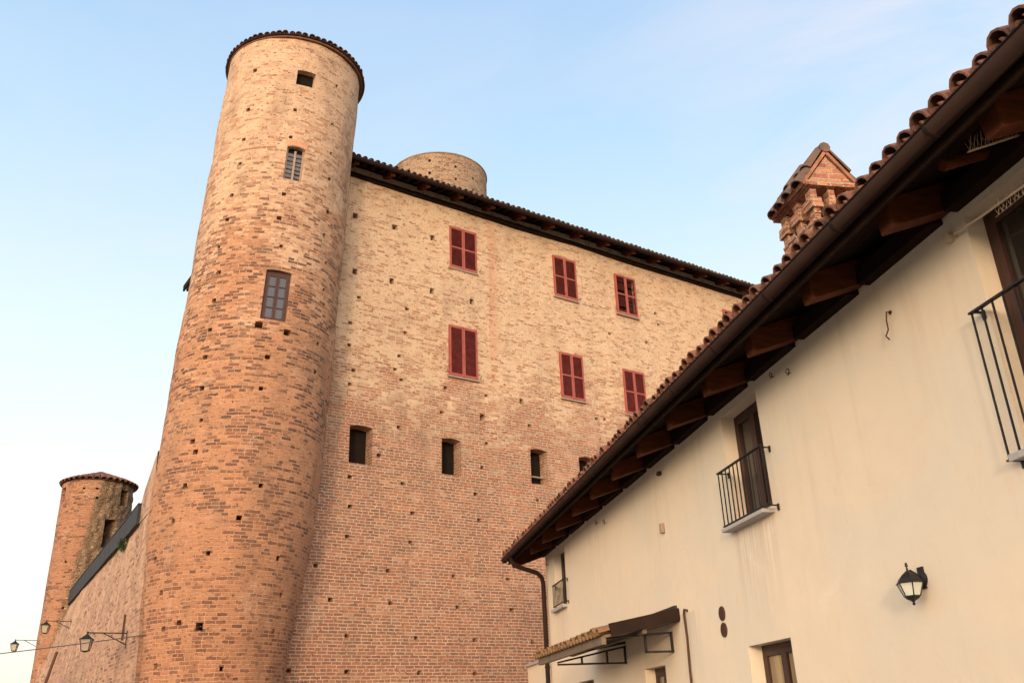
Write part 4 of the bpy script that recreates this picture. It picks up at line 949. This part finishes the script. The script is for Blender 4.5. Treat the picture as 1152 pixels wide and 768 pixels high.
# entrance canopy
CA = MB()
ca0, ca1, cw_ = 12.2, 18.7, 1.06
def cap_(s, o, dz=0.0): return house(s, 2.88 - 0.185 * o + dz, o)
cdir = (HN * 1 + Z * 0.185).normalized(); cup = cdir.cross(HS); cup = cup if cup.z > 0 else -cup
c1, c2 = 12.2, 16.3
CA.box((cap_(c1, cw_/2, -0.02) + cap_(c2, cw_/2, -0.02)) / 2, HS * (c2-c1)/2, cdir * (cw_/2 + 0.03), cup * 0.018)
CP = CA.build('canopy', M['old_wood'], HO)
k_ = MB(); tiled_slope(k_, cap_(c1 + 0.02, cw_ + 0.08, 0.0), HS, HN + Z * 0.185, c2 - c1, 1.05, pitch=0.19, rowl=0.36, r=0.085, jit=2.0); sub(k_, 'canopy_tiles', M['tile_warm'], CP, HO)
k_ = MB(); k_.box(cap_(c1 - 0.06, cw_/2 - 0.03, 0.045), HS * 0.02, cdir * (cw_/2 - 0.02), cup * 0.08); sub(k_, 'verge_board', M['gutter'], CP, HO)
k_ = MB(); k_.box(cap_(c1 - 0.03, 0.03, 0.03), HS * 0.012, cdir * 0.07, cup * 0.08); k_.box(cap_((c1+c2)/2, 0.02, 0.14), HS * (c2-c1)/2, HN * 0.02, Z * 0.03); sub(k_, 'lead_flashing', M['sheet'], CP, HO)
k_ = MB(); k_.beam(cap_(c1, cw_ + 0.02, -0.07), cap_(c2, cw_ + 0.02, -0.07), HN * 0.03, Z * 0.05)
k_.beam(cap_(c1, 0.5, -0.07), cap_(c2, 0.5, -0.07), HN * 0.03, Z * 0.03); sub(k_, 'canopy_beam', M['old_wood'], CP, HO)
for bs2 in (12.5, 14.72):
    k_ = MB(); W3 = HS * 0.016
    k_.beam(house(bs2, 2.47, 0.0), house(bs2, 2.47, 1.14 if bs2 > 13 else 0.42), W3, Z * 0.014)
    k_.beam(house(bs2, 2.72, 0.0), house(bs2, 2.50, 1.14) if bs2 > 13 else house(bs2, 2.66, 1.0), W3, Z * 0.014)
    for o_, zz in (((0.02, 2.72), (0.32, 2.66), (0.74, 2.58)) if bs2 > 13 else ((0.02, 2.72), (0.40, 2.68))): k_.beam(house(bs2, 2.47, o_), house(bs2, zz, o_), W3, HN * 0.014)
    if bs2 > 13:
        k_.beam(house(bs2, 2.78, 0.0), house(bs2, 2.62, 1.0), W3, Z * 0.02)
    sub(k_, 'iron_bracket', M['iron'], CP, HO)
# cable conduit down from the canopy end
k_ = MB(); k_.tube([house(11.8, 2.93, 0.01), house(11.86, 2.95, 0.035), house(11.9, 2.9, 0.03), house(11.9, 2.6, 0.02), house(11.9, 2.2, 0.03), house(11.9, 0.1, 0.02)], 0.016, 7); k_.build('conduit', M['rust'], HO)
# vents
k_ = MB()
for z in (2.765, 2.575): k_.disc(house(10.7, z, -0.01), -HN, 0.085, 0.022, 20)
for z in (2.765, 2.575):
    for i in range(-3, 4): k_.beam(house(10.7 + 0.02*0, z + i * 0.02, 0.014) - HS * math.sqrt(max(0.0001, .07**2 - (i*.02)**2)), house(10.7, z + i * 0.02, 0.014) + HS * math.sqrt(max(0.0001, .07**2 - (i*.02)**2)), HN * 0.003, Z * 0.003)
k_.build('vent_cover', M['rust'], HO)
# hooks and small bits on the wall
for (s_, z, r_) in ((8.5, 5.0, 0.03), (8.14, 4.9, 0.035), (15.75, 4.93, 0.04), (15.25, 4.83, 0.05), (19.94, 4.88, 0.03)):
    k_ = MB(); k_.tube([house(s_, z, 0), house(s_, z, 0.05)] + [house(s_ - r_ + r_ * math.cos(a), z + r_ * math.sin(a), 0.06) for a in [0.2 + k * 0.6 for k in range(9)]], 0.006, 5); k_.build('wall_hook', M['rust'], HO)
k_ = MB(); k_.tube([house(6.32, 4.76, 0), house(6.32, 4.76, 0.04), house(6.33, 4.68, 0.05), house(6.33, 4.60, 0.05), house(6.38, 4.56, 0.05), house(6.36, 4.52, 0.04)], 0.007, 5); k_.disc(house(6.32, 4.76, 0), -HN, 0.018, 0.01, 10); k_.build('wall_hook', M['rust'], HO)
k_ = MB(); k_.box(house(12.4, 4.15, 0.03), HS * 0.04, HN * 0.03, Z * 0.07); k_.build('sensor_box', M['sill'], HO, bevel=0.01)
k_ = MB(); k_.box(house(12.3, 4.93, 0.03), HS * 0.04, HN * 0.03, Z * 0.03); k_.build('sensor_box', M['rust'], HO, bevel=0.01)
# bird spikes on beam and lintel
def spikes(p, q, n_, ln):
    k_ = MB(); p, q = Vector(p), Vector(q); k_.beam(p, q, HS * 0.012, Z * 0.004)
    rnd_ = random.Random(5)
    for i in range(n_):
        r_ = p.lerp(q, (i + 0.5) / n_)
        for sx_ in (-1, 1): k_.tube([r_, r_ + Z * ln + HS * (sx_ * ln * 0.35 + rnd_.uniform(-.012, .012)) + HN * rnd_.uniform(-.015, .015)], 0.0022, 4, cap=False)
    k_.build('bird_spikes', M['wire'], HO)
spikes(house(4.40, 5.03, 0.55), house(4.40, 5.24, 0.02), 16, 0.10)
spikes(house(4.86, 4.84, 0.04), house(4.0, 4.86, 0.04), 20, 0.11)
k_ = MB(); k_.tube([house(5.34, 4.95, 0.0), house(5.30, 4.95, 0.05), house(5.0, 4.91, 0.06), house(4.6, 4.89, 0.06), house(4.0, 4.86, 0.06), house(3.0, 4.86, 0.05)], 0.010, 6)
k_.tube([house(5.40, 4.97, 0.0), house(5.40, 4.97, 0.05)], 0.045, 10); k_.build('wall_wire', M['wire'], HO)
k_ = MB(); k_.tube([hoff(4.72, 0.50, -0.09), hoff(4.72, -0.2, -0.09)], 0.045, 10); k_.build('round_rafter', M['wood'], HO)

# wall lantern
root = house(6.65, 2.565, 0)
WL = thing('wall_lantern', root, 'small black four sided lantern fixed low on the cream house wall', 'lantern')
k_ = MB()
k_.tube([house(6.65, 2.56, 0.0), house(6.65, 2.56, 0.012), house(6.65, 2.56, 0.03)], [0.062, 0.062, 0.03], 16)
k_.box(house(6.65, 2.57, 0.008), HS * 0.035, HN * 0.008, Z * 0.085)
k_.build('back_plate', M['iron'], WL)
k_ = MB(); k_.tube([house(6.65, 2.555, 0.02), house(6.65, 2.60, 0.06), house(6.65, 2.625, 0.10), house(6.65, 2.61, 0.13)], 0.013, 8)
k_.tube([house(6.65, 2.60, 0.125), house(6.65, 2.665, 0.125)], [0.013, 0.006], 8); k_.tube([house(6.65, 2.66, 0.125), house(6.65, 2.69, 0.125)], [0.014, 0.008], 8); k_.build('arm', M['iron'], WL)
lc = house(6.65, 0, 0.125)
def hexr(z, r): return [lc + Z * z + Vector((math.sin(a), math.cos(a), 0)) * r for a in [2*math.pi*k/6 + 0.2 for k in range(6)]]
k_ = MB(); rs = [(2.625, 0.015), (2.60, 0.05), (2.565, 0.085), (2.535, 0.105), (2.528, 0.12)]
for (z1, r1), (z2, r2) in zip(rs[:-1], rs[1:]):
    a, b = hexr(z1, r1), hexr(z2, r2)
    for k in range(6): k_.quad([a[k], a[(k+1) % 6], b[(k+1) % 6], b[k]])
k_.quad(hexr(2.528, 0.12)); k_.build('hood', M['iron'], WL)
k_ = MB(); a, b = hexr(2.527, 0.10), hexr(2.43, 0.062)
for k in range(6): k_.quad([a[k], a[(k+1) % 6], b[(k+1) % 6], b[k]])
k_.build('glass', M['frost'], WL)
k_ = MB()
a, b = hexr(2.527, 0.101), hexr(2.43, 0.063)
for k in range(6): k_.tube([a[k], b[k]], 0.005, 5); k_.tube([b[k], b[(k+1) % 6]], 0.005, 5)
a = hexr(2.43, 0.066)
for z2, r2 in ((2.41, 0.05), (2.395, 0.02), (2.385, 0.008), (2.37, 0.014), (2.36, 0.004)):
    b = hexr(z2, r2)
    for k in range(6): k_.quad([a[k], a[(k+1) % 6], b[(k+1) % 6], b[k]])
    a = b
k_.quad(a); k_.build('cage', M['iron'], WL)

# ================================================================== LOW GARDEN WALL BETWEEN HOUSE AND CASTLE
AN = thing('low_wall', house(21.6, 0), 'low cream wall with stone coping between house corner and castle', 'wall')
k_ = MB(); pr = [(20.26, 3.05), (23.0, 2.92)]
k_.box(house(21.63, 1.46, -0.25), HS * 1.37, HN * 0.2, Z * 1.46); k_.build('wall', M['plaster'], AN)
k_ = MB(); k_.box(house(21.63, 2.95, -0.25), HS * 1.42, HN * 0.26, Z * 0.03); k_.build('coping', M['stone'], AN, bevel=0.005)
